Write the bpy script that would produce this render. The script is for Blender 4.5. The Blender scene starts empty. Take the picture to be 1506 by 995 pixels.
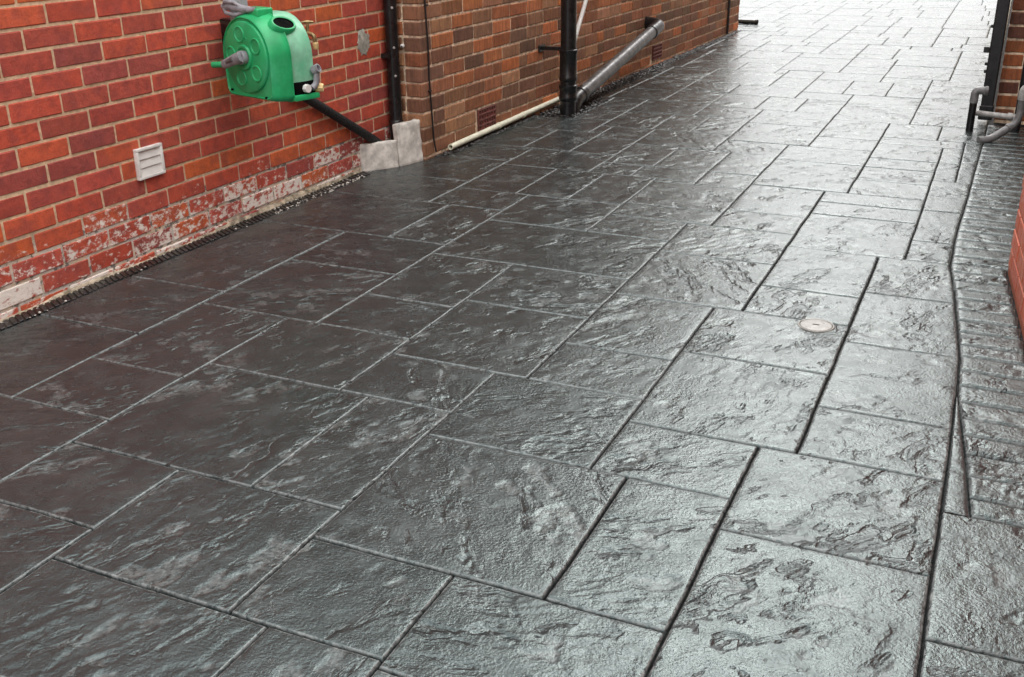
import bpy, bmesh, math, random
import numpy as np
from mathutils import Matrix, Vector

# ------------------------------------------------------------------ camera, sky, sun, exposure
scene = bpy.context.scene
col = scene.collection
cam_data = bpy.data.cameras.new('camera')
cam_data.sensor_width = 36.0
cam_data.lens = 1540.02 / 1506 * 36.0
cam_data.clip_start = 0.05
cam_data.clip_end = 500.0
camera = bpy.data.objects.new('camera', cam_data)
col.objects.link(camera)
camera.matrix_world = Matrix((
    (0.909762, -0.150531, 0.386877, 2.97472),
    (0.414972, 0.355566, -0.837479, 0.0),
    (-0.011493, 0.922450, 0.385946, 1.30289),
    (0, 0, 0, 1)))
scene.camera = camera

SUN_ELEV, SUN_AZ = math.radians(42), math.radians(-8)      # azimuth clockwise from +y: veiled sun ahead, over the street
CLOUD = 16.0
world = bpy.data.worlds.new('World')
scene.world = world
world.use_nodes = True
wn = world.node_tree
wn.nodes.clear()
sky = wn.nodes.new('ShaderNodeTexSky')
sky.sky_type = 'NISHITA'
sky.sun_disc = False
sky.sun_elevation = SUN_ELEV
sky.sun_rotation = SUN_AZ
sky.air_density = 1.0
sky.dust_density = 6.0
sky.ozone_density = 1.0
hsv = wn.nodes.new('ShaderNodeHueSaturation')               # overcast: the cloud layer takes the blue out
hsv.inputs['Saturation'].default_value = 0.10
bg = wn.nodes.new('ShaderNodeBackground')
bg.inputs['Strength'].default_value = 0.15
wo = wn.nodes.new('ShaderNodeOutputWorld')
wn.links.new(sky.outputs[0], hsv.inputs['Color'])
# an even layer of cloud over the clear sky, with the standard overcast fall-off: three times brighter overhead than at the horizon
tco = wn.nodes.new('ShaderNodeTexCoord')
sep = wn.nodes.new('ShaderNodeSeparateXYZ')
fall = wn.nodes.new('ShaderNodeMapRange')
fall.inputs['From Min'].default_value = 0.0
fall.inputs['From Max'].default_value = 1.0
fall.inputs['To Min'].default_value = CLOUD / 3
fall.inputs['To Max'].default_value = CLOUD
cloud = wn.nodes.new('ShaderNodeMix')
cloud.data_type = 'RGBA'
cloud.inputs[0].default_value = 0.98
wn.links.new(tco.outputs['Generated'], sep.inputs[0])
wn.links.new(sep.outputs['Z'], fall.inputs['Value'])
wn.links.new(hsv.outputs[0], cloud.inputs[6])
tint = wn.nodes.new('ShaderNodeVectorMath')
tint.operation = 'SCALE'
tint.inputs[0].default_value = (1.02, 1.0, 1.0)
wn.links.new(fall.outputs[0], tint.inputs['Scale'])
wn.links.new(tint.outputs[0], cloud.inputs[7])
wn.links.new(cloud.outputs[2], bg.inputs['Color'])
wn.links.new(bg.outputs[0], wo.inputs['Surface'])

sun_data = bpy.data.lights.new('sun', 'SUN')
sun_data.energy = 1.4
sun_data.angle = math.radians(30)
sun_data.color = (1.0, 0.97, 0.93)
sun = bpy.data.objects.new('sun', sun_data)
col.objects.link(sun)
_d = Vector((math.sin(SUN_AZ) * math.cos(SUN_ELEV), math.cos(SUN_AZ) * math.cos(SUN_ELEV), math.sin(SUN_ELEV)))
sun.rotation_euler = _d.to_track_quat('Z', 'Y').to_euler()
sun.location = (1.5, 6, 9)

scene.view_settings.view_transform = 'Standard'
scene.view_settings.look = 'None'
scene.view_settings.exposure = 0.73
scene.view_settings.gamma = 1.0
scene.view_settings.use_curve_mapping = False

# ------------------------------------------------------------------ helpers
rnd = random.Random(11)
PI = math.pi

def nodes_of(name):
    m = bpy.data.materials.new(name)
    m.use_nodes = True
    t = m.node_tree
    t.nodes.clear()
    out = t.nodes.new('ShaderNodeOutputMaterial')
    b = t.nodes.new('ShaderNodeBsdfPrincipled')
    t.links.new(b.outputs[0], out.inputs['Surface'])
    return m, t, b

def nd(t, kind, **kw):
    n = t.nodes.new('ShaderNode' + kind)
    for k, v in kw.items():
        if k in n.inputs:
            n.inputs[k].default_value = v
        else:
            setattr(n, k, v)
    return n

def noise(t, vec, scale, detail=4.0, rough=0.55):
    n = nd(t, 'TexNoise', Scale=scale, Detail=detail, Roughness=rough)
    t.links.new(vec, n.inputs['Vector'])
    return n.outputs['Fac']

def ramp(t, fac, lo, hi, a=0.0, b=1.0):
    n = t.nodes.new('ShaderNodeMapRange')
    n.interpolation_type = 'SMOOTHSTEP'
    n.inputs['From Min'].default_value = lo
    n.inputs['From Max'].default_value = hi
    n.inputs['To Min'].default_value = a
    n.inputs['To Max'].default_value = b
    t.links.new(fac, n.inputs['Value'])
    return n.outputs['Result']

def math_(t, op, a, b=None):
    n = t.nodes.new('ShaderNodeMath')
    n.operation = op
    for i, v in enumerate((a, b)):
        if v is None:
            continue
        if isinstance(v, (int, float)):
            n.inputs[i].default_value = v
        else:
            t.links.new(v, n.inputs[i])
    return n.outputs[0]

def mix(t, fac, a, b, blend='MIX'):
    n = t.nodes.new('ShaderNodeMix')
    n.data_type = 'RGBA'
    n.blend_type = blend
    for sock, v in ((n.inputs[0], fac), (n.inputs[6], a), (n.inputs[7], b)):
        if isinstance(v, (int, float)):
            sock.default_value = v
        elif isinstance(v, tuple):
            sock.default_value = (*v, 1.0)
        else:
            t.links.new(v, sock)
    return n.outputs[2]

def bump(t, height, strength, dist, prev=None):
    n = nd(t, 'Bump', Strength=strength, Distance=dist)
    t.links.new(height, n.inputs['Height'])
    if prev is not None:
        t.links.new(prev, n.inputs['Normal'])
    return n.outputs['Normal']

def simple(name, color, rough=0.5, var=0.15, scale=30.0, bumps=0.15, dist=0.002, spec=0.5, metal=0.0, dirt=None, dirt_lo=0.5):
    m, t, b = nodes_of(name)
    p = nd(t, 'NewGeometry').outputs['Position']
    n1 = noise(t, p, scale, 5)
    dark = tuple(c * (1 - var * 1.6) for c in color)
    lite = tuple(min(1, c * (1 + var)) for c in color)
    c = mix(t, ramp(t, n1, 0.3, 0.7), dark, lite)
    if dirt:
        n2 = noise(t, p, scale * 0.37, 6, 0.65)
        c = mix(t, ramp(t, n2, dirt_lo, dirt_lo + 0.2), c, dirt)
    t.links.new(c, b.inputs['Base Color'])
    t.links.new(ramp(t, noise(t, p, scale * 1.7, 3), 0.3, 0.7, rough * 0.8, min(1, rough * 1.2)), b.inputs['Roughness'])
    b.inputs['Specular IOR Level'].default_value = spec
    b.inputs['Metallic'].default_value = metal
    if bumps:
        t.links.new(bump(t, noise(t, p, scale * 6, 4), bumps, dist), b.inputs['Normal'])
    return m

def link(o, parent=None):
    col.objects.link(o)
    if parent is not None:
        o.parent = parent
    return o

def tag(o, label=None, cat=None, group=None, kind=None):
    if label: o['label'] = label
    if cat: o['category'] = cat
    if group: o['group'] = group
    if kind: o['kind'] = kind
    return o

def thing(name, label, cat, loc=(0, 0, 0), rotz=0.0, group=None):
    o = bpy.data.objects.new(name, None)
    o.empty_display_size = 0.1
    o.location = loc
    o.rotation_euler = (0, 0, rotz)
    link(o)
    return tag(o, label, cat, group)

def mesh_from(name, verts, faces, mat, smooth=False):
    me = bpy.data.meshes.new(name)
    me.from_pydata([tuple(v) for v in verts], [], faces)
    me.materials.append(mat)
    if smooth:
        me.polygons.foreach_set('use_smooth', [True] * len(me.polygons))
    me.update()
    return me

def bm_mesh(name, bm, mat, smooth=False, auto=None):
    bmesh.ops.recalc_face_normals(bm, faces=bm.faces)
    me = bpy.data.meshes.new(name)
    bm.to_mesh(me)
    bm.free()
    me.materials.append(mat)
    if smooth:
        me.polygons.foreach_set('use_smooth', [True] * len(me.polygons))
        if auto:
            me.set_sharp_from_angle(angle=math.radians(auto))
    return me

def part(name, me, parent=None):
    return link(bpy.data.objects.new(name, me), parent)

def add_box(bm, lo, hi, bev=0.0, seg=2):
    r = bmesh.ops.create_cube(bm, size=1.0)
    vs = r['verts']
    lo, hi = Vector(lo), Vector(hi)
    for v in vs:
        v.co = Vector([(lo[i] + hi[i]) / 2 + v.co[i] * (hi[i] - lo[i]) for i in range(3)])
    if bev > 0:
        es = list({e for v in vs for e in v.link_edges})
        bmesh.ops.bevel(bm, geom=es, offset=bev, segments=seg, affect='EDGES', profile=0.6)
    return bm

def box_mesh(name, lo, hi, mat, bev=0.0, seg=2, smooth=False):
    return bm_mesh(name, add_box(bmesh.new(), lo, hi, bev, seg), mat, smooth, 40)

def add_tube(bm, pts, rad, n=20, caps=True):
    pts = [Vector(p) for p in pts]
    rads = rad if isinstance(rad, (list, tuple)) else [rad] * len(pts)
    tang = []
    for i in range(len(pts)):
        a = pts[max(i - 1, 0)]
        b = pts[min(i + 1, len(pts) - 1)]
        d = (b - a)
        tang.append(d.normalized() if d.length > 1e-9 else (tang[-1] if tang else Vector((0, 0, 1))))
    t0 = tang[0]
    u = t0.cross(Vector((0, 0, 1)))
    if u.length < 0.1:
        u = t0.cross(Vector((1, 0, 0)))
    u.normalize()
    rings = []
    for i, p in enumerate(pts):
        if i:
            q = tang[i - 1].rotation_difference(tang[i])
            u = q @ u
        v = tang[i].cross(u).normalized()
        rings.append([bm.verts.new(p + (u * math.cos(2 * PI * k / n) + v * math.sin(2 * PI * k / n)) * rads[i]) for k in range(n)])
    for a, b in zip(rings[:-1], rings[1:]):
        for k in range(n):
            bm.faces.new((a[k], a[(k + 1) % n], b[(k + 1) % n], b[k]))
    if caps:
        bm.faces.new(rings[0][::-1])
        bm.faces.new(rings[-1])
    return bm

def tube_mesh(name, pts, rad, mat, n=20, caps=True):
    return bm_mesh(name, add_tube(bmesh.new(), pts, rad, n, caps), mat, True, 45)

def arc_path(pts, r, k=6):
    """polyline with its inner corners rounded by radius r"""
    pts = [Vector(p) for p in pts]
    out = [pts[0]]
    for a, b, c in zip(pts[:-2], pts[1:-1], pts[2:]):
        d1 = (a - b).normalized()
        d2 = (c - b).normalized()
        L = min(r, (a - b).length * 0.45, (c - b).length * 0.45)
        p, q = b + d1 * L, b + d2 * L
        for i in range(k + 1):
            s = i / k
            out.append(p * (1 - s) ** 2 + b * 2 * s * (1 - s) + q * s * s)
    out.append(pts[-1])
    return out

def add_lathe(bm, prof, axis_o, axis_d, n=32, cap0=True, cap1=True):
    """prof: list of (radius, distance along axis)"""
    o, d = Vector(axis_o), Vector(axis_d).normalized()
    u = d.cross(Vector((0, 0, 1)))
    if u.length < 0.1:
        u = d.cross(Vector((1, 0, 0)))
    u.normalize()
    v = d.cross(u)
    rings = []
    for r, s in prof:
        rings.append([bm.verts.new(o + d * s + (u * math.cos(2 * PI * k / n) + v * math.sin(2 * PI * k / n)) * max(r, 1e-5)) for k in range(n)])
    for a, b in zip(rings[:-1], rings[1:]):
        for k in range(n):
            bm.faces.new((a[k], a[(k + 1) % n], b[(k + 1) % n], b[k]))
    if cap0: bm.faces.new(rings[0][::-1])
    if cap1: bm.faces.new(rings[-1])
    return bm

def lathe_mesh(name, prof, o, d, mat, n=32, caps=(True, True), auto=40):
    return bm_mesh(name, add_lathe(bmesh.new(), prof, o, d, n, *caps), mat, True, auto)

def interp(tab, y):
    return np.interp(y, [a for a, _ in tab], [b for _, b in tab])

# value noise on a lattice, for the relief that is modelled in the meshes
_lat = np.random.RandomState(7).rand(256, 256)
def vnoise(x, y):
    xi, yi = np.floor(x).astype(int), np.floor(y).astype(int)
    fx, fy = x - xi, y - yi
    fx = fx * fx * fx * (fx * (fx * 6 - 15) + 10)
    fy = fy * fy * fy * (fy * (fy * 6 - 15) + 10)
    a, b = _lat[xi % 256, yi % 256], _lat[(xi + 1) % 256, yi % 256]
    c, d = _lat[xi % 256, (yi + 1) % 256], _lat[(xi + 1) % 256, (yi + 1) % 256]
    return (a * (1 - fx) + b * fx) * (1 - fy) + (c * (1 - fx) + d * fx) * fy
def fbm(x, y, o=4, g=0.5):
    s, a, tot = 0.0, 1.0, 0.0
    for k in range(o):
        s = s + a * vnoise(x * 2 ** k + 17.3 * k, y * 2 ** k + 9.1 * k)
        tot += a
        a *= g
    return s / tot

# ------------------------------------------------------------------ materials
def make_paving(name):
    m, t, b = nodes_of(name)
    p = nd(t, 'NewGeometry').outputs['Position']
    info = nd(t, 'ObjectInfo')
    wear_glint = nd(t, 'Attribute', attribute_name='wear_glint').outputs['Fac']
    riv = nd(t, 'Attribute', attribute_name='grain').outputs['Vector']      # each slab's own grain direction

    def scaled(sx, sy, ox=0.0, warp=0.0, ws=5.0):
        mp = nd(t, 'Mapping')
        mp.inputs['Scale'].default_value = (sx, sy, 1)
        mp.inputs['Location'].default_value = (ox, ox * .7, 0)
        t.links.new(riv, mp.inputs['Vector'])
        if not warp: return mp.outputs[0]
        wn_ = nd(t, 'TexNoise', Scale=ws, Detail=2.0)
        t.links.new(riv, wn_.inputs['Vector'])
        sc = nd(t, 'VectorMath', operation='SCALE')
        sc.inputs['Scale'].default_value = warp
        t.links.new(wn_.outputs['Color'], sc.inputs[0])
        ad = nd(t, 'VectorMath', operation='ADD')
        t.links.new(mp.outputs[0], ad.inputs[0])
        t.links.new(sc.outputs[0], ad.inputs[1])
        return ad.outputs[0]

    rel = ramp(t, info.outputs['Random'], 0.0, 1.0, 0.55, 1.25)            # some slabs took the stamp better than others

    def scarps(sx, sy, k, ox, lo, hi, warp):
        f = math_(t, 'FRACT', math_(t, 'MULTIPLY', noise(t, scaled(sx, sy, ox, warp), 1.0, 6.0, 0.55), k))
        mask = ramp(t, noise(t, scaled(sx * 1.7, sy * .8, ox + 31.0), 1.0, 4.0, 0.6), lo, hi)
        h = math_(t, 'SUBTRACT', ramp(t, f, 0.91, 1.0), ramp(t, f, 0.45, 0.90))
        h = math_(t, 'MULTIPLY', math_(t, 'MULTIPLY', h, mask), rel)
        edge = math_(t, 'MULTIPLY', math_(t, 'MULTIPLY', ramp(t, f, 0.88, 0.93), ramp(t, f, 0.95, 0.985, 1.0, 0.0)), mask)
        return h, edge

    h1, e1 = scarps(1.9, 6.5, 4.4, 3.0, 0.49, 0.56, 0.9)
    h2, e2 = scarps(4.5, 13.0, 4.0, 17.0, 0.57, 0.63, 1.3)
    pits = ramp(t, noise(t, scaled(24, 34, 7.0), 1.0, 3.0, 0.55), 0.66, 0.72)

    big = noise(t, p, 1.1, 3)
    c = mix(t, ramp(t, big, 0.35, 0.65), (0.0175, 0.0225, 0.0238), (0.0165, 0.0228, 0.0234))
    c = mix(t, ramp(t, noise(t, p, 6.0, 6, 0.65), 0.42, 0.68), c, (0.031, 0.0370, 0.0378))
    c = mix(t, ramp(t, noise(t, p, 38.0, 5, 0.7), 0.50, 0.75, 0.0, 0.55), c, (0.008, 0.009, 0.009))
    c = mix(t, ramp(t, info.outputs['Random'], 0.0, 1.0, 0.0, 0.35), c, mix(t, 0.5, c, (0.045, 0.045, 0.045)))
    wear_glint_mask = math_(t, 'MAXIMUM', wear_glint, math_(t, 'MULTIPLY', math_(t, 'MAXIMUM', e1, e2), 0.32))
    wear_glint_mask = math_(t, 'MULTIPLY', wear_glint_mask, ramp(t, noise(t, p, 60.0, 5, 0.7), 0.34, 0.64))
    c = mix(t, wear_glint_mask, c, (0.24, 0.25, 0.245))  # pale residue plus sky glint, painted onto joint lips and scarp edges
    t.links.new(c, b.inputs['Base Color'])
    r = ramp(t, noise(t, p, 9.0, 6, 0.7), 0.3, 0.72, 0.13, 0.35)
    r = math_(t, 'ADD', r, math_(t, 'MULTIPLY', wear_glint_mask, 0.3))
    t.links.new(r, b.inputs['Roughness'])
    b.inputs['IOR'].default_value = 1.5
    b.inputs['Specular IOR Level'].default_value = 0.72
    b.inputs['Specular Tint'].default_value = (0.79, 1.0, 0.99, 1.0)
    b.inputs['Coat Weight'].default_value = 0.08
    b.inputs['Coat Roughness'].default_value = 0.20
    b.inputs['Coat IOR'].default_value = 1.5
    n = bump(t, h1, 1.0, 0.0054)
    n = bump(t, h2, 1.0, 0.0026, n)
    n = bump(t, pits, 1.0, -0.0010, n)
    n = bump(t, noise(t, scaled(26, 40, 2.0), 1.0, 4, 0.55), 0.22, 0.003, n)
    n = bump(t, noise(t, p, 125.0, 3, 0.6), 0.90, 0.0021, n)
    n = bump(t, noise(t, p, 340.0, 3, 0.6), 0.7, 0.0008, n)
    t.links.new(n, b.inputs['Normal'])
    t.links.new(n, b.inputs['Coat Normal'])
    return m

def make_brick(name, salt=0.0, rough=0.72, streak=0.0, soot=0.35, heart=0.0):
    m, t, b = nodes_of(name)
    geo = nd(t, 'NewGeometry')
    p = geo.outputs['Position']
    info = nd(t, 'ObjectInfo')
    base = info.outputs['Color']
    c = mix(t, ramp(t, noise(t, p, 22.0, 5, 0.6), 0.35, 0.7, 0.0, soot), base, mix(t, 0.72, base, (0.05, 0.02, 0.025)))
    c = mix(t, ramp(t, noise(t, p, 120.0, 5, 0.7), 0.56, 0.75, 0.0, 0.5), c, (0.52, 0.23, 0.14))
    c = mix(t, ramp(t, noise(t, p, 190.0, 4, 0.7), 0.57, 0.70, 0.0, 0.6), c, (0.07, 0.028, 0.022))
    if heart:                                                  # purple burnt hearts
        c = mix(t, ramp(t, noise(t, p, 9.0, 3, 0.5), 0.50, 0.66, 0.0, heart), c, (0.25, 0.060, 0.058))
    if streak:
        mp = nd(t, 'Mapping')
        mp.inputs['Scale'].default_value = (60, 60, 6)
        t.links.new(p, mp.inputs['Vector'])
        c = mix(t, ramp(t, noise(t, mp.outputs[0], 1.0, 4, 0.65), 0.44, 0.62, 0.0, streak), c, mix(t, 0.62, base, (0.030, 0.020, 0.016)))
        c = mix(t, ramp(t, noise(t, p, 14.0, 5, 0.7), 0.54, 0.74, 0.0, 0.35), c, (0.26, 0.12, 0.055))
    if salt:
        z = nd(t, 'SeparateXYZ')
        t.links.new(p, z.inputs[0])
        h = ramp(t, z.outputs['Z'], 0.02, 0.34, 1.0, 0.0)
        mp = nd(t, 'Mapping')
        mp.inputs['Scale'].default_value = (1, 1, 1.6)
        t.links.new(p, mp.inputs['Vector'])
        s = noise(t, mp.outputs[0], 26.0, 8, 0.72)
        s2 = noise(t, p, 5.0, 3)
        thr = math_(t, 'ADD', math_(t, 'MULTIPLY', h, 0.17), math_(t, 'MULTIPLY', math_(t, 'SUBTRACT', s2, 0.5), 0.20))
        thr = math_(t, 'ADD', thr, math_(t, 'MULTIPLY', math_(t, 'SUBTRACT', info.outputs['Random'], 0.5), 0.20))
        f = ramp(t, math_(t, 'ADD', s, thr), 0.63, 0.76, 0.0, salt)
        f = math_(t, 'MULTIPLY', f, ramp(t, h, 0.02, 0.35))
        c = mix(t, f, c, (0.80, 0.74, 0.66))
        # stray splashes higher up
        f2 = ramp(t, noise(t, p, 34.0, 4, 0.5), 0.73, 0.77, 0.0, 0.55)
        c = mix(t, f2, c, (0.60, 0.42, 0.34))
    t.links.new(c, b.inputs['Base Color'])
    t.links.new(ramp(t, noise(t, p, 40.0, 4), 0.3, 0.7, rough - 0.14, rough + 0.14), b.inputs['Roughness'])
    n = bump(t, noise(t, p, 55.0, 6, 0.7), 0.75, 0.0045)
    n = bump(t, noise(t, p, 260.0, 4, 0.65), 0.7, 0.0014, n)
    t.links.new(n, b.inputs['Normal'])
    b.inputs['Specular IOR Level'].default_value = 0.35
    return m

def make_brickwork(name, c1, c2, cm, bw, rh, axes='YZ'):
    """brickwork that stands above the photograph's frame: colour and joints by texture"""
    m, t, b = nodes_of(name)
    tc = nd(t, 'TexCoord')
    sp = nd(t, 'SeparateXYZ')
    t.links.new(tc.outputs['Object'], sp.inputs[0])
    cb = nd(t, 'CombineXYZ')
    t.links.new(math_(t, 'ADD', sp.outputs['X'], sp.outputs['Y']), cb.inputs['X'])
    t.links.new(sp.outputs['Z'], cb.inputs['Y'])
    br = nd(t, 'TexBrick', Scale=1.0)
    br.inputs['Brick Width'].default_value = bw
    br.inputs['Row Height'].default_value = rh
    br.inputs['Mortar Size'].default_value = 0.006
    br.inputs['Color1'].default_value = (*c1, 1)
    br.inputs['Color2'].default_value = (*c2, 1)
    br.inputs['Mortar'].default_value = (*cm, 1)
    t.links.new(cb.outputs[0], br.inputs['Vector'])
    c = mix(t, ramp(t, noise(t, tc.outputs['Object'], 12.0, 5), 0.3, 0.7, 0.0, 0.4), br.outputs['Color'], (0.10, 0.05, 0.04))
    t.links.new(c, b.inputs['Base Color'])
    b.inputs['Roughness'].default_value = 0.8
    t.links.new(bump(t, math_(t, 'SUBTRACT', 1.0, br.outputs['Fac']), 0.6, 0.006), b.inputs['Normal'])
    return m

def make_mortar(name, base, dark):
    m, t, b = nodes_of(name)
    p = nd(t, 'NewGeometry').outputs['Position']
    z = nd(t, 'SeparateXYZ')
    t.links.new(p, z.inputs[0])
    c = mix(t, ramp(t, noise(t, p, 35.0, 6, 0.65), 0.3, 0.7), tuple(v * .72 for v in base), tuple(v * 1.12 for v in base))
    c = mix(t, ramp(t, noise(t, p, 11.0, 6, 0.7), 0.54, 0.74, 0.0, 0.8), c, dark)
    low = math_(t, 'MULTIPLY', ramp(t, z.outputs['Z'], 0.16, 0.30, 1.0, 0.0), ramp(t, noise(t, p, 16.0, 6, 0.7), 0.40, 0.58, 0.25, 1.0))
    c = mix(t, low, c, (0.60, 0.57, 0.51))
    c = mix(t, math_(t, 'MULTIPLY', ramp(t, z.outputs['Z'], 0.20, 0.28, 1.0, 0.0), ramp(t, noise(t, p, 24.0, 5, 0.7), 0.52, 0.60)), c, (0.20, 0.19, 0.17))
    t.links.new(c, b.inputs['Base Color'])
    b.inputs['Roughness'].default_value = 0.92
    b.inputs['Specular IOR Level'].default_value = 0.2
    n = bump(t, noise(t, p, 60.0, 5, 0.65), 0.8, 0.005)
    t.links.new(bump(t, noise(t, p, 260.0, 3, 0.6), 0.6, 0.0015, n), b.inputs['Normal'])
    return m

M = {}
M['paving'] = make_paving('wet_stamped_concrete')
M['groove'] = simple('joint_concrete', (0.012, 0.012, 0.012), 0.85, 0.4, 40, 0.3, 0.002, 0.15)
M['asphalt'] = simple('asphalt', (0.05, 0.05, 0.05), 0.6, 0.3, 60, 0.4, 0.003)
M['red_brick'] = make_brick('red_facing_brick', salt=1.0, rough=0.66, heart=0.35, soot=0.5)
M['old_brick'] = make_brick('old_brown_brick', streak=0.6, soot=0.4, rough=0.75)
M['orange_brick'] = make_brick('painted_orange_brick', rough=0.45, soot=0.15)
M['mortar'] = make_mortar('buff_mortar', (0.72, 0.53, 0.34), (0.50, 0.38, 0.23))
M['old_mortar'] = simple('old_mortar', (0.80, 0.60, 0.43), 0.9, 0.3, 30, 0.7, 0.005, 0.2, dirt=(0.22, 0.15, 0.10), dirt_lo=0.56)
M['orange_mortar'] = simple('painted_mortar', (0.30, 0.085, 0.045), 0.6, 0.2, 35, 0.4, 0.003)
M['haunch'] = simple('mortar_haunching', (0.50, 0.43, 0.32), 0.9, 0.35, 28, 0.8, 0.008, 0.2, dirt=(0.16, 0.13, 0.07), dirt_lo=0.50)
M['red_upper'] = make_brickwork('red_brickwork', (0.30, 0.08, 0.055), (0.24, 0.07, 0.06), (0.42, 0.30, 0.18), 0.225, 0.075)
M['old_upper'] = make_brickwork('brown_brickwork', (0.20, 0.08, 0.04), (0.13, 0.06, 0.04), (0.36, 0.25, 0.16), 0.2405, 0.0795)
M['orange_upper'] = make_brickwork('orange_brickwork', (0.40, 0.11, 0.06), (0.35, 0.10, 0.06), (0.30, 0.09, 0.05), 0.225, 0.075)
M['roof'] = simple('grey_roof_felt', (0.08, 0.08, 0.085), 0.8)
M['black_plastic'] = simple('black_upvc', (0.010, 0.010, 0.011), 0.32, 0.3, 25, 0.08, 0.001, dirt=(0.035, 0.034, 0.032), dirt_lo=0.60)
M['black_lagging'] = simple('black_foam_lagging', (0.012, 0.012, 0.012), 0.7, 0.4, 60, 0.6, 0.004)
M['grey_plastic'] = simple('grey_upvc', (0.17, 0.17, 0.17), 0.35, 0.2, 30, 0.1, 0.001, dirt=(0.09, 0.09, 0.085), dirt_lo=0.55)
M['soil_grey'] = simple('weathered_soil_pipe', (0.10, 0.10, 0.10), 0.38, 0.35, 18, 0.15, 0.001, dirt=(0.03, 0.032, 0.03), dirt_lo=0.55)
M['white_plastic'] = simple('white_plastic', (0.74, 0.73, 0.69), 0.4, 0.06, 20, 0.03, 0.001)
M['cream_plastic'] = simple('cream_overflow_pipe', (0.72, 0.71, 0.55), 0.42, 0.08, 20, 0.05, 0.001, dirt=(0.42, 0.41, 0.32), dirt_lo=0.62)
M['pale_grey'] = simple('pale_grey_pipe', (0.40, 0.39, 0.37), 0.42, 0.2, 30, 0.1, 0.001, dirt=(0.18, 0.17, 0.16), dirt_lo=0.55)
M['green'] = simple('green_plastic', (0.018, 0.37, 0.13), 0.38, 0.12, 14, 0.06, 0.001, dirt=(0.05, 0.42, 0.19), dirt_lo=0.52)
M['green_faded'] = simple('sun_faded_green_plastic', (0.22, 0.52, 0.34), 0.5, 0.15, 14, 0.06, 0.001, dirt=(0.10, 0.44, 0.24), dirt_lo=0.50)
M['reel_grey'] = simple('grey_hose_fitting', (0.26, 0.26, 0.28), 0.42, 0.2, 40, 0.1, 0.001)
M['void'] = simple('dark_inside', (0.004, 0.004, 0.004), 0.9, 0.2, 30, 0, spec=0.05)
M['brass'] = simple('weathered_brass', (0.42, 0.32, 0.16), 0.42, 0.3, 60, 0.2, 0.001, metal=0.8)
M['cream_cap'] = simple('cream_hose_connector', (0.70, 0.52, 0.24), 0.45, 0.15, 40, 0.05, 0.001)
M['stone'] = simple('cast_concrete', (0.66, 0.63, 0.57), 0.88, 0.2, 22, 0.8, 0.005, 0.25, dirt=(0.34, 0.31, 0.26), dirt_lo=0.53)
M['filler'] = simple('grey_filler', (0.34, 0.33, 0.28), 0.85, 0.2, 45, 0.5, 0.004, 0.2, dirt=(0.50, 0.44, 0.36), dirt_lo=0.52)
M['gravel'] = simple('wet_dark_gravel', (0.030, 0.028, 0.025), 0.35, 0.5, 25, 0.4, 0.003, dirt=(0.10, 0.09, 0.075), dirt_lo=0.58)
M['crumbs'] = simple('white_mortar_crumbs', (0.60, 0.57, 0.51), 0.85, 0.2, 40)
M['terracotta'] = simple('terracotta_air_brick', (0.17, 0.05, 0.04), 0.7, 0.25, 40, 0.4, 0.003)
M['cable'] = simple('black_cable', (0.018, 0.014, 0.013), 0.5)
M['cover'] = simple('sealed_concrete_cover', (0.19, 0.185, 0.165), 0.34, 0.2, 40, 0.5, 0.002, dirt=(0.12, 0.118, 0.105), dirt_lo=0.58)

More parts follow.
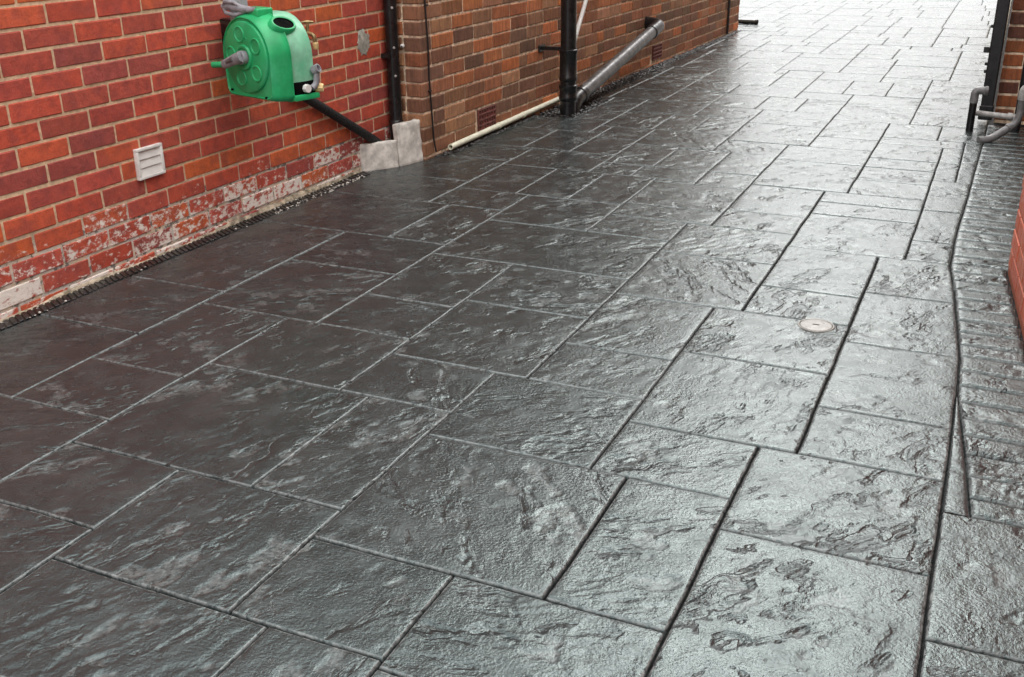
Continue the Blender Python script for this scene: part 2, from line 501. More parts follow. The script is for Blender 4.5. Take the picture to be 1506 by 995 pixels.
# slab outlines on the ground, metres: x0, x1, y0, y1
SLABS = [(0.07, 0.719, 0.5, 0.997), (0.719, 1.173, 0.5, 0.997), (1.173, 1.78, 0.5, 0.997), (1.78, 2.752, 0.5, 0.997), (2.752, 3.05, 0.5, 0.997), (0.07, 0.889, 0.997, 1.869), (0.889, 1.258, 0.997, 1.443), (0.07, 0.519, 1.869, 2.386), (0.07, 0.519, 2.386, 2.822), (0.07, 0.519, 2.822, 3.634), (0.07, 0.732, 3.634, 4.187), (0.519, 1.006, 3.227, 3.634), (0.07, 0.618, 4.187, 4.616), (0.07, 0.618, 4.616, 5.101), (0.07, 0.618, 5.101, 5.442), (0.07, 0.55, 5.442, 5.966), (0.55, 0.836, 5.442, 5.966), (0.07, 0.403, 5.966, 6.363), (0.403, 0.75, 5.966, 6.363), (0.07, 0.5, 6.363, 6.81), (0.07, 0.5, 6.81, 7.17), (0.5, 0.75, 6.363, 6.883), (0.5, 0.75, 6.883, 7.17), (0.07, 0.452, 7.17, 7.59), (0.452, 0.848, 7.17, 7.59), (0.07, 0.469, 7.59, 8.06), (0.469, 0.848, 7.59, 8.06), (0.07, 0.476, 8.06, 8.28), (0.07, 0.476, 8.28, 8.739), (0.476, 0.848, 8.06, 8.33), (0.476, 0.848, 8.33, 8.739), (0.07, 0.528, 8.739, 9.213), (0.07, 0.528, 9.213, 9.535), (0.07, 0.528, 9.535, 9.963), (0.528, 0.991, 8.739, 9.201), (0.991, 1.315, 8.739, 9.201), (0.528, 0.836, 9.201, 9.614), (0.528, 0.836, 9.614, 9.963), (0.836, 1.315, 9.201, 9.48), (0.836, 1.315, 9.48, 9.963), (0.07, 0.415, 9.963, 10.46), (0.07, 0.415, 10.46, 10.747), (0.415, 0.862, 9.963, 10.275), (0.415, 0.862, 10.275, 10.747), (0.862, 1.123, 9.963, 10.46), (1.123, 1.459, 9.963, 10.46), (0.862, 1.244, 10.46, 10.747), (1.244, 1.459, 10.46, 10.747), (1.459, 1.788, 9.963, 10.366), (1.459, 1.788, 10.366, 10.747), (0.07, 0.55, 10.747, 11.282), (0.07, 0.55, 11.282, 11.531), (0.07, 0.55, 11.531, 11.937), (0.55, 0.776, 10.747, 11.19), (0.776, 1.162, 10.747, 11.19), (0.55, 0.875, 11.19, 11.51), (0.875, 1.162, 11.19, 11.51), (0.55, 0.765, 11.51, 11.937), (0.765, 1.162, 11.51, 11.937), (0.07, 0.343, 11.937, 12.363), (0.343, 0.674, 11.937, 12.363), (0.674, 1.162, 11.937, 12.363), (1.162, 1.47, 10.747, 11.13), (1.162, 1.47, 11.13, 11.371), (1.162, 1.47, 11.371, 11.86), (1.162, 1.47, 11.86, 12.363), (1.47, 1.904, 10.747, 11.108), (1.47, 1.904, 11.108, 11.376), (1.904, 2.348, 10.747, 10.961), (1.904, 2.348, 10.961, 11.376), (1.47, 1.794, 11.376, 11.7), (1.794, 2.034, 11.376, 11.7), (1.47, 1.811, 11.7, 11.917), (1.47, 1.811, 11.917, 12.363), (1.811, 2.034, 11.7, 12.1), (1.811, 2.034, 12.1, 12.363), (2.034, 2.348, 11.376, 11.822), (2.034, 2.348, 11.822, 12.363), (2.348, 2.604, 10.747, 11.033), (2.604, 3.05, 10.747, 11.033), (2.348, 2.632, 11.033, 11.631), (2.632, 3.05, 11.033, 11.631), (2.348, 2.795, 11.631, 11.917), (2.348, 2.795, 11.917, 12.363), (2.795, 3.05, 11.631, 12.065), (2.795, 3.05, 12.065, 12.363), (0.07, 0.536, 12.363, 12.594), (0.07, 0.536, 12.594, 13.005), (0.07, 0.536, 13.005, 13.435), (0.536, 0.988, 12.363, 12.747), (0.536, 0.988, 12.747, 12.995), (0.536, 0.988, 12.995, 13.435), (0.07, 0.401, 13.435, 13.689), (0.07, 0.401, 13.689, 14.155), (0.07, 0.401, 14.155, 14.525), (0.401, 0.714, 13.435, 13.917), (0.714, 0.988, 13.435, 13.917), (0.401, 0.768, 13.917, 14.525), (0.768, 0.988, 13.917, 14.525), (0.07, 0.485, 14.525, 14.958), (0.485, 0.988, 14.525, 14.958), (0.988, 1.507, 12.363, 12.811), (0.988, 1.507, 12.811, 13.395), (1.507, 1.814, 12.363, 12.759), (1.814, 2.328, 12.363, 12.759), (1.507, 1.831, 12.759, 13.121), (1.507, 1.831, 13.121, 13.395), (1.831, 2.328, 12.759, 13.191), (1.831, 2.328, 13.191, 13.395), (0.988, 1.386, 13.395, 13.708), (0.988, 1.386, 13.708, 14.321), (1.386, 1.673, 13.395, 13.869), (1.673, 1.995, 13.395, 13.869), (1.386, 1.642, 13.869, 14.321), (1.642, 1.995, 13.869, 14.321), (1.995, 2.328, 13.395, 13.889), (1.995, 2.328, 13.889, 14.321), (0.988, 1.442, 14.321, 14.622), (0.988, 1.442, 14.622, 14.958), (1.442, 1.921, 14.321, 14.538), (1.442, 1.921, 14.538, 14.958), (1.921, 2.328, 14.321, 14.735), (1.921, 2.328, 14.735, 14.958), (0.07, 0.566, 14.958, 15.354), (0.07, 0.566, 15.354, 15.754), (0.566, 0.911, 14.958, 15.422), (0.566, 0.911, 15.422, 15.754), (0.911, 1.244, 14.958, 15.393), (1.244, 1.479, 14.958, 15.393), (0.911, 1.128, 15.393, 15.754), (1.128, 1.479, 15.393, 15.754), (1.479, 1.805, 14.958, 15.337), (1.479, 1.805, 15.337, 15.754), (1.805, 2.328, 14.958, 15.255), (1.805, 2.328, 15.255, 15.754), (2.328, 2.797, 12.363, 12.8), (2.797, 3.05, 12.363, 12.8), (2.328, 2.765, 12.8, 13.267), (2.765, 3.05, 12.8, 13.267), (2.328, 2.687, 13.267, 13.834), (2.687, 3.05, 13.267, 13.834), (2.328, 2.739, 13.834, 14.44), (2.739, 3.05, 13.834, 14.44), (2.328, 2.685, 14.44, 14.76), (2.685, 3.05, 14.44, 14.76), (2.328, 2.668, 14.76, 15.182), (2.668, 3.05, 14.76, 15.182), (2.328, 2.613, 15.182, 15.754), (2.613, 3.05, 15.182, 15.754), (0.07, 0.309, 15.754, 16.262), (0.309, 0.705, 15.754, 16.262), (0.07, 0.344, 16.262, 16.649), (0.07, 0.344, 16.649, 16.905), (0.344, 0.705, 16.262, 16.669), (0.344, 0.705, 16.669, 16.905), (0.705, 1.077, 15.754, 16.272), (1.077, 1.34, 15.754, 16.272), (0.705, 1.075, 16.272, 16.633), (0.705, 1.075, 16.633, 16.905), (1.075, 1.34, 16.272, 16.626), (1.075, 1.34, 16.626, 16.905), (0.07, 0.452, 16.905, 17.39), (0.07, 0.452, 17.39, 17.751), (0.452, 0.903, 16.905, 17.261), (0.452, 0.903, 17.261, 17.751), (0.903, 1.34, 16.905, 17.324), (0.903, 1.34, 17.324, 17.751), (0.07, 0.538, 17.751, 18.328), (0.538, 0.911, 17.751, 18.328), (0.911, 1.34, 17.751, 18.328), (0.07, 0.548, 18.328, 18.772), (0.07, 0.548, 18.772, 19), (0.548, 0.98, 18.328, 18.684), (0.548, 0.98, 18.684, 19), (0.98, 1.34, 18.328, 18.546), (0.98, 1.34, 18.546, 19), (1.34, 1.697, 15.754, 16.257), (1.697, 1.939, 15.754, 16.257), (1.34, 1.666, 16.257, 16.788), (1.666, 1.939, 16.257, 16.788), (1.34, 1.693, 16.788, 17.091), (1.34, 1.693, 17.091, 17.468), (1.693, 1.939, 16.788, 17.163), (1.693, 1.939, 17.163, 17.468), (1.939, 2.34, 15.754, 16.245), (2.34, 2.604, 15.754, 16.245), (1.939, 2.345, 16.245, 16.856), (2.345, 2.604, 16.245, 16.856), (2.604, 3.05, 15.754, 16.174), (2.604, 3.05, 16.174, 16.38), (2.604, 3.05, 16.38, 16.856), (1.939, 2.297, 16.856, 17.468), (2.297, 2.647, 16.856, 17.468), (2.647, 3.05, 16.856, 17.468), (1.34, 1.872, 17.468, 17.927), (1.872, 2.225, 17.468, 17.927), (1.34, 1.777, 17.927, 18.329), (1.34, 1.777, 18.329, 18.633), (1.777, 2.225, 17.927, 18.336), (1.777, 2.225, 18.336, 18.633), (1.34, 1.844, 18.633, 19), (1.844, 2.225, 18.633, 19), (2.225, 2.707, 17.468, 17.933), (2.707, 3.05, 17.468, 17.933), (2.225, 2.679, 17.933, 18.497), (2.679, 3.05, 17.933, 18.497), (2.225, 2.618, 18.497, 19), (2.618, 3.05, 18.497, 19), (0.519, 0.889, 1.869, 2.175), (0.519, 0.889, 2.175, 2.697), (0.519, 1.006, 2.697, 3.227), (0.618, 1.006, 4.187, 4.483), (0.618, 0.932, 4.483, 5.023), (0.932, 1.203, 4.483, 5.023), (0.618, 1.106, 5.023, 5.432), (0.618, 0.836, 5.432, 5.442), (0.75, 0.836, 5.966, 6.19), (0.75, 1.079, 6.19, 6.712), (1.079, 1.315, 6.19, 6.712), (0.75, 1.195, 6.712, 7.17), (0.836, 1.106, 5.432, 5.848), (0.836, 1.106, 5.848, 6.19), (0.848, 1.195, 7.17, 7.663), (0.848, 1.195, 7.663, 8.021), (0.848, 1.405, 8.021, 8.678), (0.848, 1.315, 8.678, 8.739), (0.889, 1.258, 1.443, 1.735), (0.889, 1.472, 1.735, 2.281), (0.889, 1.369, 2.281, 2.697), (1.006, 1.369, 2.697, 3.004), (1.006, 1.369, 3.004, 3.513), (1.006, 1.834, 3.513, 4.029), (1.006, 1.472, 4.029, 4.483), (1.106, 1.333, 5.023, 5.262), (1.333, 1.677, 5.023, 5.262), (1.106, 1.382, 5.262, 5.749), (1.382, 1.677, 5.262, 5.749), (1.677, 1.935, 4.966, 5.259), (1.472, 1.677, 4.966, 5.023), (1.106, 1.572, 5.749, 6.19), (1.195, 1.572, 6.712, 7.08), (1.195, 1.511, 7.08, 7.587), (1.511, 1.775, 7.08, 7.587), (1.195, 1.678, 7.587, 8.021), (1.203, 1.472, 4.483, 5.023), (1.258, 1.833, 0.997, 1.321), (1.258, 1.734, 1.321, 1.735), (1.315, 1.572, 6.19, 6.712), (1.315, 1.405, 8.678, 8.883), (1.315, 1.788, 8.883, 9.314), (1.315, 1.788, 9.314, 9.682), (1.315, 1.788, 9.682, 9.963), (1.369, 1.734, 2.281, 2.571), (1.369, 1.834, 2.571, 3.085), (1.369, 1.834, 3.085, 3.513), (1.405, 1.678, 8.021, 8.492), (1.405, 1.678, 8.492, 8.883), (1.472, 1.734, 1.735, 2.281), (1.472, 1.834, 4.029, 4.315), (1.472, 1.935, 4.315, 4.533), (1.472, 1.935, 4.533, 4.966), (1.572, 1.935, 5.749, 6.054), (1.572, 2.043, 6.054, 6.61), (1.572, 2.043, 6.61, 7.08), (1.677, 1.935, 5.259, 5.749), (1.678, 2.043, 7.587, 7.875), (1.678, 1.961, 7.875, 8.494), (1.961, 2.254, 7.875, 8.494), (1.678, 2.148, 8.494, 8.883), (1.734, 2.09, 1.321, 1.614), (1.734, 2.293, 1.614, 2.142), (1.734, 2.195, 2.142, 2.571), (1.775, 2.043, 7.08, 7.587), (1.788, 2.148, 8.883, 9.251), (1.788, 2.148, 9.251, 9.799), (1.788, 2.095, 9.799, 10.067), (1.788, 2.095, 10.067, 10.528), (2.095, 2.626, 9.799, 10.116), (2.095, 2.626, 10.116, 10.528), (1.788, 2.178, 10.528, 10.747), (2.178, 2.534, 10.528, 10.747), (2.534, 3.05, 10.528, 10.747), (1.833, 2.09, 0.997, 1.321), (1.834, 2.195, 2.571, 2.865), (1.834, 2.195, 2.865, 3.358), (1.834, 2.291, 3.358, 3.89), (1.834, 2.291, 3.89, 4.315), (1.935, 2.291, 4.315, 4.59), (1.935, 2.291, 4.59, 5.082), (1.935, 2.394, 5.082, 5.67), (1.935, 2.394, 5.67, 6.045), (1.935, 2.043, 6.045, 6.054), (2.043, 2.394, 6.045, 6.349), (2.043, 2.394, 6.349, 6.902), (2.043, 2.508, 6.902, 7.434), (2.043, 2.508, 7.434, 7.875), (2.09, 3.05, 0.997, 1.3), (2.09, 2.551, 1.3, 1.614), (2.148, 2.508, 8.494, 8.75), (2.148, 2.626, 8.75, 9.099), (2.148, 2.626, 9.099, 9.44), (2.148, 2.626, 9.44, 9.799), (2.195, 2.551, 2.142, 2.425), (2.195, 2.647, 2.425, 2.944), (2.195, 2.647, 2.944, 3.358), (2.254, 2.508, 7.875, 8.494), (2.291, 2.647, 3.358, 3.64), (2.291, 2.647, 3.64, 4.147), (2.291, 2.743, 4.147, 4.675), (2.291, 2.743, 4.675, 4.888), (2.291, 2.743, 4.888, 5.082), (2.293, 2.551, 1.614, 2.142), (2.394, 2.743, 5.082, 5.375), (2.394, 2.743, 5.375, 5.67), (2.394, 2.743, 5.67, 5.891), (2.394, 2.743, 5.891, 6.278), (2.394, 2.85, 6.278, 6.469), (2.394, 2.698, 6.469, 6.902), (2.698, 3.05, 6.469, 6.902), (2.85, 3.05, 5.486, 6.017), (2.85, 3.05, 6.017, 6.469), (2.743, 2.85, 5.486, 5.891), (2.508, 3.05, 6.902, 7.317), (2.508, 3.05, 7.317, 7.926), (2.508, 3.05, 7.926, 8.458), (2.508, 3.05, 8.458, 8.75), (2.551, 3.05, 1.3, 2.008), (2.551, 3.05, 2.008, 2.425), (2.626, 3.05, 8.75, 9.106), (2.626, 3.05, 9.106, 9.371), (2.626, 3.05, 9.371, 9.736), (2.626, 3.05, 9.736, 10.107), (2.626, 3.05, 10.107, 10.528), (2.647, 3.05, 2.425, 2.721), (2.647, 3.05, 2.721, 3.224), (2.647, 3.05, 3.224, 3.714), (2.647, 3.05, 3.714, 4.147), (2.743, 3.05, 4.147, 4.423), (2.743, 3.05, 4.423, 4.914), (2.743, 3.05, 4.914, 5.486), (2.743, 2.85, 5.891, 6.278), (0.732, 1.006, 3.634, 4.187)]

# ------------------------------------------------------------------ ground and driveway
ground = part('ground', mesh_from('ground', [(-150, -150, -0.06), (150, -150, -0.06), (150, 150, -0.06), (-150, 150, -0.06)], [(0, 1, 2, 3)], M['asphalt']))
tag(ground, 'flat dark ground reaching out past the driveway', kind='structure')

driveway = part('driveway', mesh_from('driveway', [(-3.0, -1.0, -0.013), (3.9, -1.0, -0.013), (3.9, 19.6, -0.013), (-3.0, 19.6, -0.013)], [(0, 1, 2, 3)], M['groove']))
tag(driveway, 'wet charcoal stamped concrete driveway pressed into slate slabs', kind='structure')

# left edge along the walls, right edge along the narrow edging, and the face of the right wall
XL = [(0, .068), (4.25, .068), (4.58, .03), (4.63, .02), (4.78, .125), (4.98, .168), (5.12, .25), (6.30, .25), (6.36, .49), (7.05, .49), (7.13, .385), (11.48, .385)]
XB = [(0, 3.004), (2.40, 3.001), (2.968, 2.996), (3.226, 2.990), (3.717, 2.950), (4.136, 2.908), (4.614, 2.905), (5.275, 2.920), (6.0, 2.930), (6.49, 2.941), (8, 2.955), (19.5, 2.96)]
XB2 = [(2.278, 3.064), (2.533, 3.042), (2.69, 3.026), (2.968, 2.998)]
XW = [(0.5, 3.42), (3.447, 3.166), (4.175, 3.104), (4.19, 3.16), (7.2, 3.20)]

def grid_mesh(name, X, Y, Z, wear_glint, mat, grain):
    ny, nx = X.shape
    me = bpy.data.meshes.new(name)
    n = nx * ny
    me.vertices.add(n)
    me.vertices.foreach_set('co', np.stack([X, Y, Z], -1).astype(np.float32).ravel())
    i = np.arange(n).reshape(ny, nx)
    q = np.stack([i[:-1, :-1], i[:-1, 1:], i[1:, 1:], i[1:, :-1]], -1).reshape(-1, 4)
    m = len(q)
    me.loops.add(4 * m)
    me.loops.foreach_set('vertex_index', q.astype(np.int32).ravel())
    me.polygons.add(m)
    me.polygons.foreach_set('loop_start', (np.arange(m) * 4).astype(np.int32))
    me.polygons.foreach_set('use_smooth', np.ones(m, bool))
    a = me.attributes.new('wear_glint', 'FLOAT', 'POINT')
    a.data.foreach_set('value', wear_glint.astype(np.float32).ravel())
    a = me.attributes.new('grain', 'FLOAT_VECTOR', 'POINT')
    a.data.foreach_set('vector', np.stack([grain[0], grain[1], np.zeros_like(X)], -1).astype(np.float32).ravel())
    me.materials.append(mat)
    me.update(calc_edges=True)
    return me

def sstep(a, b, x):
    t = np.clip((x - a) / (b - a), 0, 1)
    return t * t * (3 - 2 * t)

def ticks(length, res):
    e = [0.0, 0.0, 0.0015, 0.0035, 0.007, 0.013]
    if length < 0.05 or res > 0.03:
        e = [0.0, 0.0, 0.005, 0.014]
    inner = np.linspace(e[-1], length - e[-1], max(2, int(round((length - 2 * e[-1]) / res)) + 1))
    return np.concatenate([e[:-1], inner, [length - v for v in e[:-1][::-1]]])

def slab(name, x0, x1, y0, y1, left=None, right=None, seed=0, amp=1.0, gaps=(.001, .001, .001, .001), mat=None, soft=1.0):
    r = random.Random(seed)
    ym = (y0 + y1) / 2
    res = 0.0055 if ym < 2.7 else 0.008 if ym < 4.4 else 0.014 if ym < 6.5 else 0.028 if ym < 9.5 else 0.07
    if ym < 1.0: res = 0.012
    w, h = x1 - x0 - gaps[0] - gaps[1], y1 - y0 - gaps[2] - gaps[3]
    us, vs = ticks(w, res), ticks(h, res)
    U, V = np.meshgrid(us, vs)
    Y = y0 + gaps[2] + V
    a = interp(left, Y) + gaps[0] if left else np.full_like(Y, x0 + gaps[0])
    b = interp(right, Y) - gaps[1] if right else np.full_like(Y, x1 - gaps[1])
    X = a + (b - a) * (U / w)
    # joints were cut by hand: let the edges wander a little
    d = np.minimum(np.minimum(X - a, b - X), np.minimum(V, h - V))
    d = d + (vnoise(X * 34 + seed, Y * 34) - 0.5) * 0.004 * sstep(0.002, 0.012, d)
    th = r.choice([1.05, 1.15, 0.9, 1.3, 0.75, 2.3, 1.2, 0.4]) + r.uniform(-.2, .2)
    ox, oy = r.uniform(0, 90), r.uniform(0, 90)
    P = X * math.cos(th) + Y * math.sin(th) + ox
    Q = -X * math.sin(th) + Y * math.cos(th) + oy
    big = (fbm(P * 3.2, Q * 4.0, 3) - .5) * 0.0045
    warp = (fbm(P * 4, Q * 4, 2) - .5) * 0.35
    s = fbm(P * 2.6 + warp, Q * r.uniform(7, 11) + warp * 3, 5, 0.60) * r.uniform(4.5, 6.5)
    fr = s - np.floor(s)
    dens = r.uniform(-.06, .07)
    mask = sstep(.48, .60, fbm(P * 4.1 + 40, Q * 6.5 + 40, 3) + dens)
    scarp = sstep(.86, .98, fr)
    Z = big + (scarp - fr) * 0.0022 * mask * amp
    # small chips where the skin was torn
    s2 = fbm(P * 13 + 5, Q * 21 + 5, 3)
    chip = sstep(.64, .67, s2) * sstep(.45, .6, fbm(P * 4 + 9, Q * 4, 2))
    Z = Z - chip * 0.0022 * amp + (fbm(P * 26, Q * 40, 3) - .5) * 0.0022
    fade = sstep(0.0, 0.03, d)
    Z = Z * (0.25 + 0.75 * fade) + r.uniform(-.0008, .0012)
    Z = Z - 0.0095 * (1 - sstep(-0.001, 0.0036, d)) - 0.0012 * (1 - sstep(0, 0.014, d))
    if soft > 1: Z = Z - 0.004 * (1 - sstep(0, 0.014, d)) ** 1.5
    Z[0, :] = Z[-1, :] = -0.014
    Z[:, 0] = Z[:, -1] = -0.014
    wear_glint = np.clip(0.80 * sstep(.0010, .0022, d) * (1 - sstep(.003, .006, d)) + 0.3 * chip, 0, 1)  # lips painted pale as if catching the sky; torn chips paler from wear
    Xw = X + 0.0034 * (vnoise(X * 2.1, Y * 6.3) - .5) + .0010 * (vnoise(X * 9 + 5, Y * 23) - .5)
    Yw = Y + 0.0034 * (vnoise(X * 6.3 + 50, Y * 2.1) - .5) + .0010 * (vnoise(X * 23 + 5, Y * 9 + 50) - .5)
    return grid_mesh(name, Xw, Yw, Z, wear_glint, mat or M['paving'], (P, Q))

def cam_area(x0, x1, y0, y1):
    mi = camera.matrix_world.inverted()
    pts = []
    for x in (x0, (x0 + x1) / 2, x1):
        for y in (y0, (y0 + y1) / 2, y1):
            v = mi @ Vector((x, y, 0))
            if v.z > -0.05: continue
            px, py = 753 + 1540 * v.x / -v.z, 497.5 - 1540 * v.y / -v.z
            pts.append((-60 < px < 1566 and -30 < py < 1060))
    v = mi @ Vector(((x0 + x1) / 2, (y0 + y1) / 2, 0))
    return (x1 - x0) * (y1 - y0) / max(0.3, -v.z) ** 3 * (1 if any(pts) else 1e-6)

rects = [tuple(r) for r in SLABS if min(r[1] - r[0], r[3] - r[2]) > 0.03]
# the forecourt widens past the end of the house
r2 = random.Random(3)
def ash(x0, x1, y0, y1):
    w, h = x1 - x0, y1 - y0
    if h > 0.75 and h >= w * 1.1:
        k = y0 + h * r2.uniform(.35, .65)
        return ash(x0, x1, y0, k) + ash(x0, x1, k, y1)
    if w > 0.62:
        k = x0 + w * r2.uniform(.35, .65)
        return ash(x0, k, y0, y1) + ash(k, x1, y0, y1)
    return [(x0, x1, y0, y1)]
rects += ash(-1.7, 0.07, 11.55, 19.0)
rects.sort(key=lambda r: -cam_area(*r))
far_parts = []
for i, (x0, x1, y0, y1) in enumerate(rects):
    left = XL if abs(x0 - .07) < .005 and y0 < 11.4 else None
    if left and y1 > 11.4: y1 = 11.5
    right = XB if x1 > 3.04 else None
    if left: x0 = .15
    if right: x1 = 2.96
    gp = [rnd.uniform(.0007, .0014), rnd.uniform(.0007, .0014), rnd.uniform(.0014, .0024), rnd.uniform(.0014, .0024)]
    for k, x in ((0, x0), (1, x1)):
        if min(abs(x - 2.552), abs(x - 2.647), abs(x - 2.293)) < .01: gp[k] = .0018   # the deepest cut joints
    if right: gp[1] = .0012
    me = slab('slab', x0, x1, y0, y1, left, right, 100 + i, gaps=gp)
    if i < 292:
        part('slab', me, driveway)
    else:
        far_parts.append(me)
bmj = bmesh.new()
for me in far_parts:
    bmj.from_mesh(me)
    bpy.data.meshes.remove(me)
jm = bpy.data.meshes.new('far_slabs')
bmj.to_mesh(jm)
bmj.free()
jm.materials.append(M['paving'])
tag(part('far_slabs', jm, driveway), kind='stuff')

# narrow edging laid across, between the slabs and the right-hand wall
yj = [2.287, 2.374, 2.483, 2.598, 2.700, 2.805, 2.908, 3.02, 3.129, 3.245, 3.341, 3.453, 3.559, 3.665, 3.775, 3.875, 3.978, 4.075, 4.175]
y = 4.175
while y < 7.0:
    y += rnd.uniform(.095, .125)
    yj.append(y)
LB = XB2[:-1] + [(2.968, 2.998), (3.226, 2.992), (3.717, 2.952), (4.136, 2.910)] + [q for q in XB if q[0] > 4.2]
for i, (a, b) in enumerate(zip(yj[:-1], yj[1:])):
    xw = float(interp(XW, (a + b) / 2))
    me = slab('edging_brick', float(interp(LB, (a + b) / 2)), xw, a, b, LB, [(a, xw), (b, xw)], 900 + i, 1.4, (.001, .001, .0024, .0024), soft=2)
    part('edging_brick', me, driveway)
# thin wedge left between the last slabs and the edging
vy = np.linspace(2.279, 2.93, 90)
wu = np.array([0, 0, .10, .22, .5, .78, .90, 1, 1])
wz = np.array([-.014, -.006, -.001, 0, .0006, 0, -.001, -.006, -.014])
WL, WR = interp(XB, vy)[:, None] + .0012, interp(LB, vy)[:, None] - .0012
WX = WL + np.maximum(WR - WL, .0005) * wu[None, :]
WY = np.repeat(vy[:, None], 9, 1)
WZ = np.repeat(wz[None, :], 90, 0) + (vnoise(WX * 60, WY * 60) - .5) * .002 - .003 * sstep(2.80, 2.93, WY)
part('slab', grid_mesh('slab', WX, WY, WZ, np.zeros_like(WX), M['paving'], (WX, WY)), driveway)
part('slab', slab('slab', 3.004, 3.28, 1.792, 2.279, XB, XW, 1002, 1.0, (.002, .002, .0015, .001)), driveway)
part('slab', slab('slab', 3.004, 3.36, 0.9, 1.792, XB, XW, 1003, 1.0, (.002, .002, .002, .0015)), driveway)

# ------------------------------------------------------------------ brick walls
_bm_cache = {}
def brick_mesh(L, D, Hh, mat, var, bev=0.0028, rag=0.0012):
    key = (round(L, 3), round(D, 3), round(Hh, 3), mat.name, var)
    if key not in _bm_cache:
        r = random.Random(hash(key[:3]) % 9999 + var * 77)
        bm = add_box(bmesh.new(), (-D, -L / 2, -Hh / 2), (0, L / 2, Hh / 2), bev, 1)
        for v in bm.verts:
            v.co += Vector([r.uniform(-rag, rag) for _ in range(3)])
        _bm_cache[key] = bm_mesh('brick', bm, mat)
    return _bm_cache[key]

def lay(root, mat, color_fn, y0, y1, zc, L, D, Hh, flip=1.0, face='x', off=0.0, rag=0.0012, bev=0.0028, tilt=0.004):
    c = (y0 + y1) / 2
    o = part('brick', brick_mesh(L, D, Hh, mat, rnd.randrange(4), bev, rag), root)
    if face == 'x':
        o.location = (off + rnd.uniform(-.0010, .0016) * flip, c, zc + rnd.uniform(-.0015, .0015))
        o.rotation_euler = (rnd.uniform(-tilt, tilt), 0, (0 if flip > 0 else PI) + rnd.uniform(-tilt, tilt))
    else:
        o.location = (c, off + rnd.uniform(-.0018, .0018), zc + rnd.uniform(-.001, .001))
        o.rotation_euler = (0, 0, -PI / 2)
    o.color = (*color_fn(zc), 1)
    return o

def pick(cols, jit=0.12):
    c = rnd.choices([k for k, _ in cols], [w for _, w in cols])[0]
    s = rnd.uniform(1 - jit, 1 + jit)
    return tuple(v * s * rnd.uniform(.95, 1.05) for v in c)

RED = [((.52, .088, .048), 6), ((.46, .084, .054), 4), ((.39, .080, .062), 2), ((.60, .125, .038), 2), ((.56, .105, .046), 3)]
OLD = [((.38, .145, .066), 4), ((.29, .135, .070), 5), ((.50, .165, .062), 4), ((.66, .205, .065), 2), ((.25, .125, .072), 4), ((.44, .21, .105), 3)]

# near wall: newer red stretcher-bond brickwork, single storey
W1 = thing('brick_wall', 'bright red brick wall with buff mortar and white salt stains near the ground', 'wall', (0, 0, 0))
Z0, Y0 = 0.96663, 2.7088
for k in range(-2, 14):
    zc = Z0 - 0.075 * k
    n0 = -14 + (k % 2)
    for j in range(0, 20):
        a = Y0 + (n0 + 2 * j) * 0.1125 + 0.005
        b = a + 0.2145
        a, b = max(a, 1.12), min(b, 4.925)
        if b - a < 0.03: continue
        lay(W1, M['red_brick'], lambda z: pick(RED), a, b, zc, b - a, 0.07, 0.0632)
part('mortar', box_mesh('mortar', (-3.2, 1.12, -0.05), (-0.0034, 4.93, 1.158), M['mortar']), W1)
part('upper_brickwork', box_mesh('upper', (-3.2, 1.12, 1.158), (-0.001, 4.93, 2.02), M['red_upper']), W1)
part('side_brickwork', box_mesh('side', (-3.2, -4.0, -0.05), (-0.001, 1.12, 2.02), M['red_upper']), W1)
part('roof', box_mesh('roof', (-3.3, -4.1, 2.02), (0.08, 4.93, 2.12), M['roof']), W1)
# sloped mortar at the foot of the wall
bm = bmesh.new()
ys = np.linspace(1.12, 4.58, 150)
prev = None
for yy in ys:
    w = 0.003 + 0.005 * float(vnoise(np.array(yy * 14), np.array(3.0)))
    h = 0.004 + 0.012 * float(vnoise(np.array(yy * 9), np.array(8.0))) + (0.014 if yy > 3.4 else 0)
    ring = [bm.verts.new(p) for p in ((-.004, yy, -.03), (w + .004, yy, -.03), (w, yy, .003), (w * .5, yy, h * .6), (-.003, yy, h))]
    if prev:
        for q in range(4):
            bm.faces.new((prev[q], prev[q + 1], ring[q + 1], ring[q]))
    prev = ring
part('mortar_haunching', bm_mesh('haunch', bm, M['haunch'], True), W1)

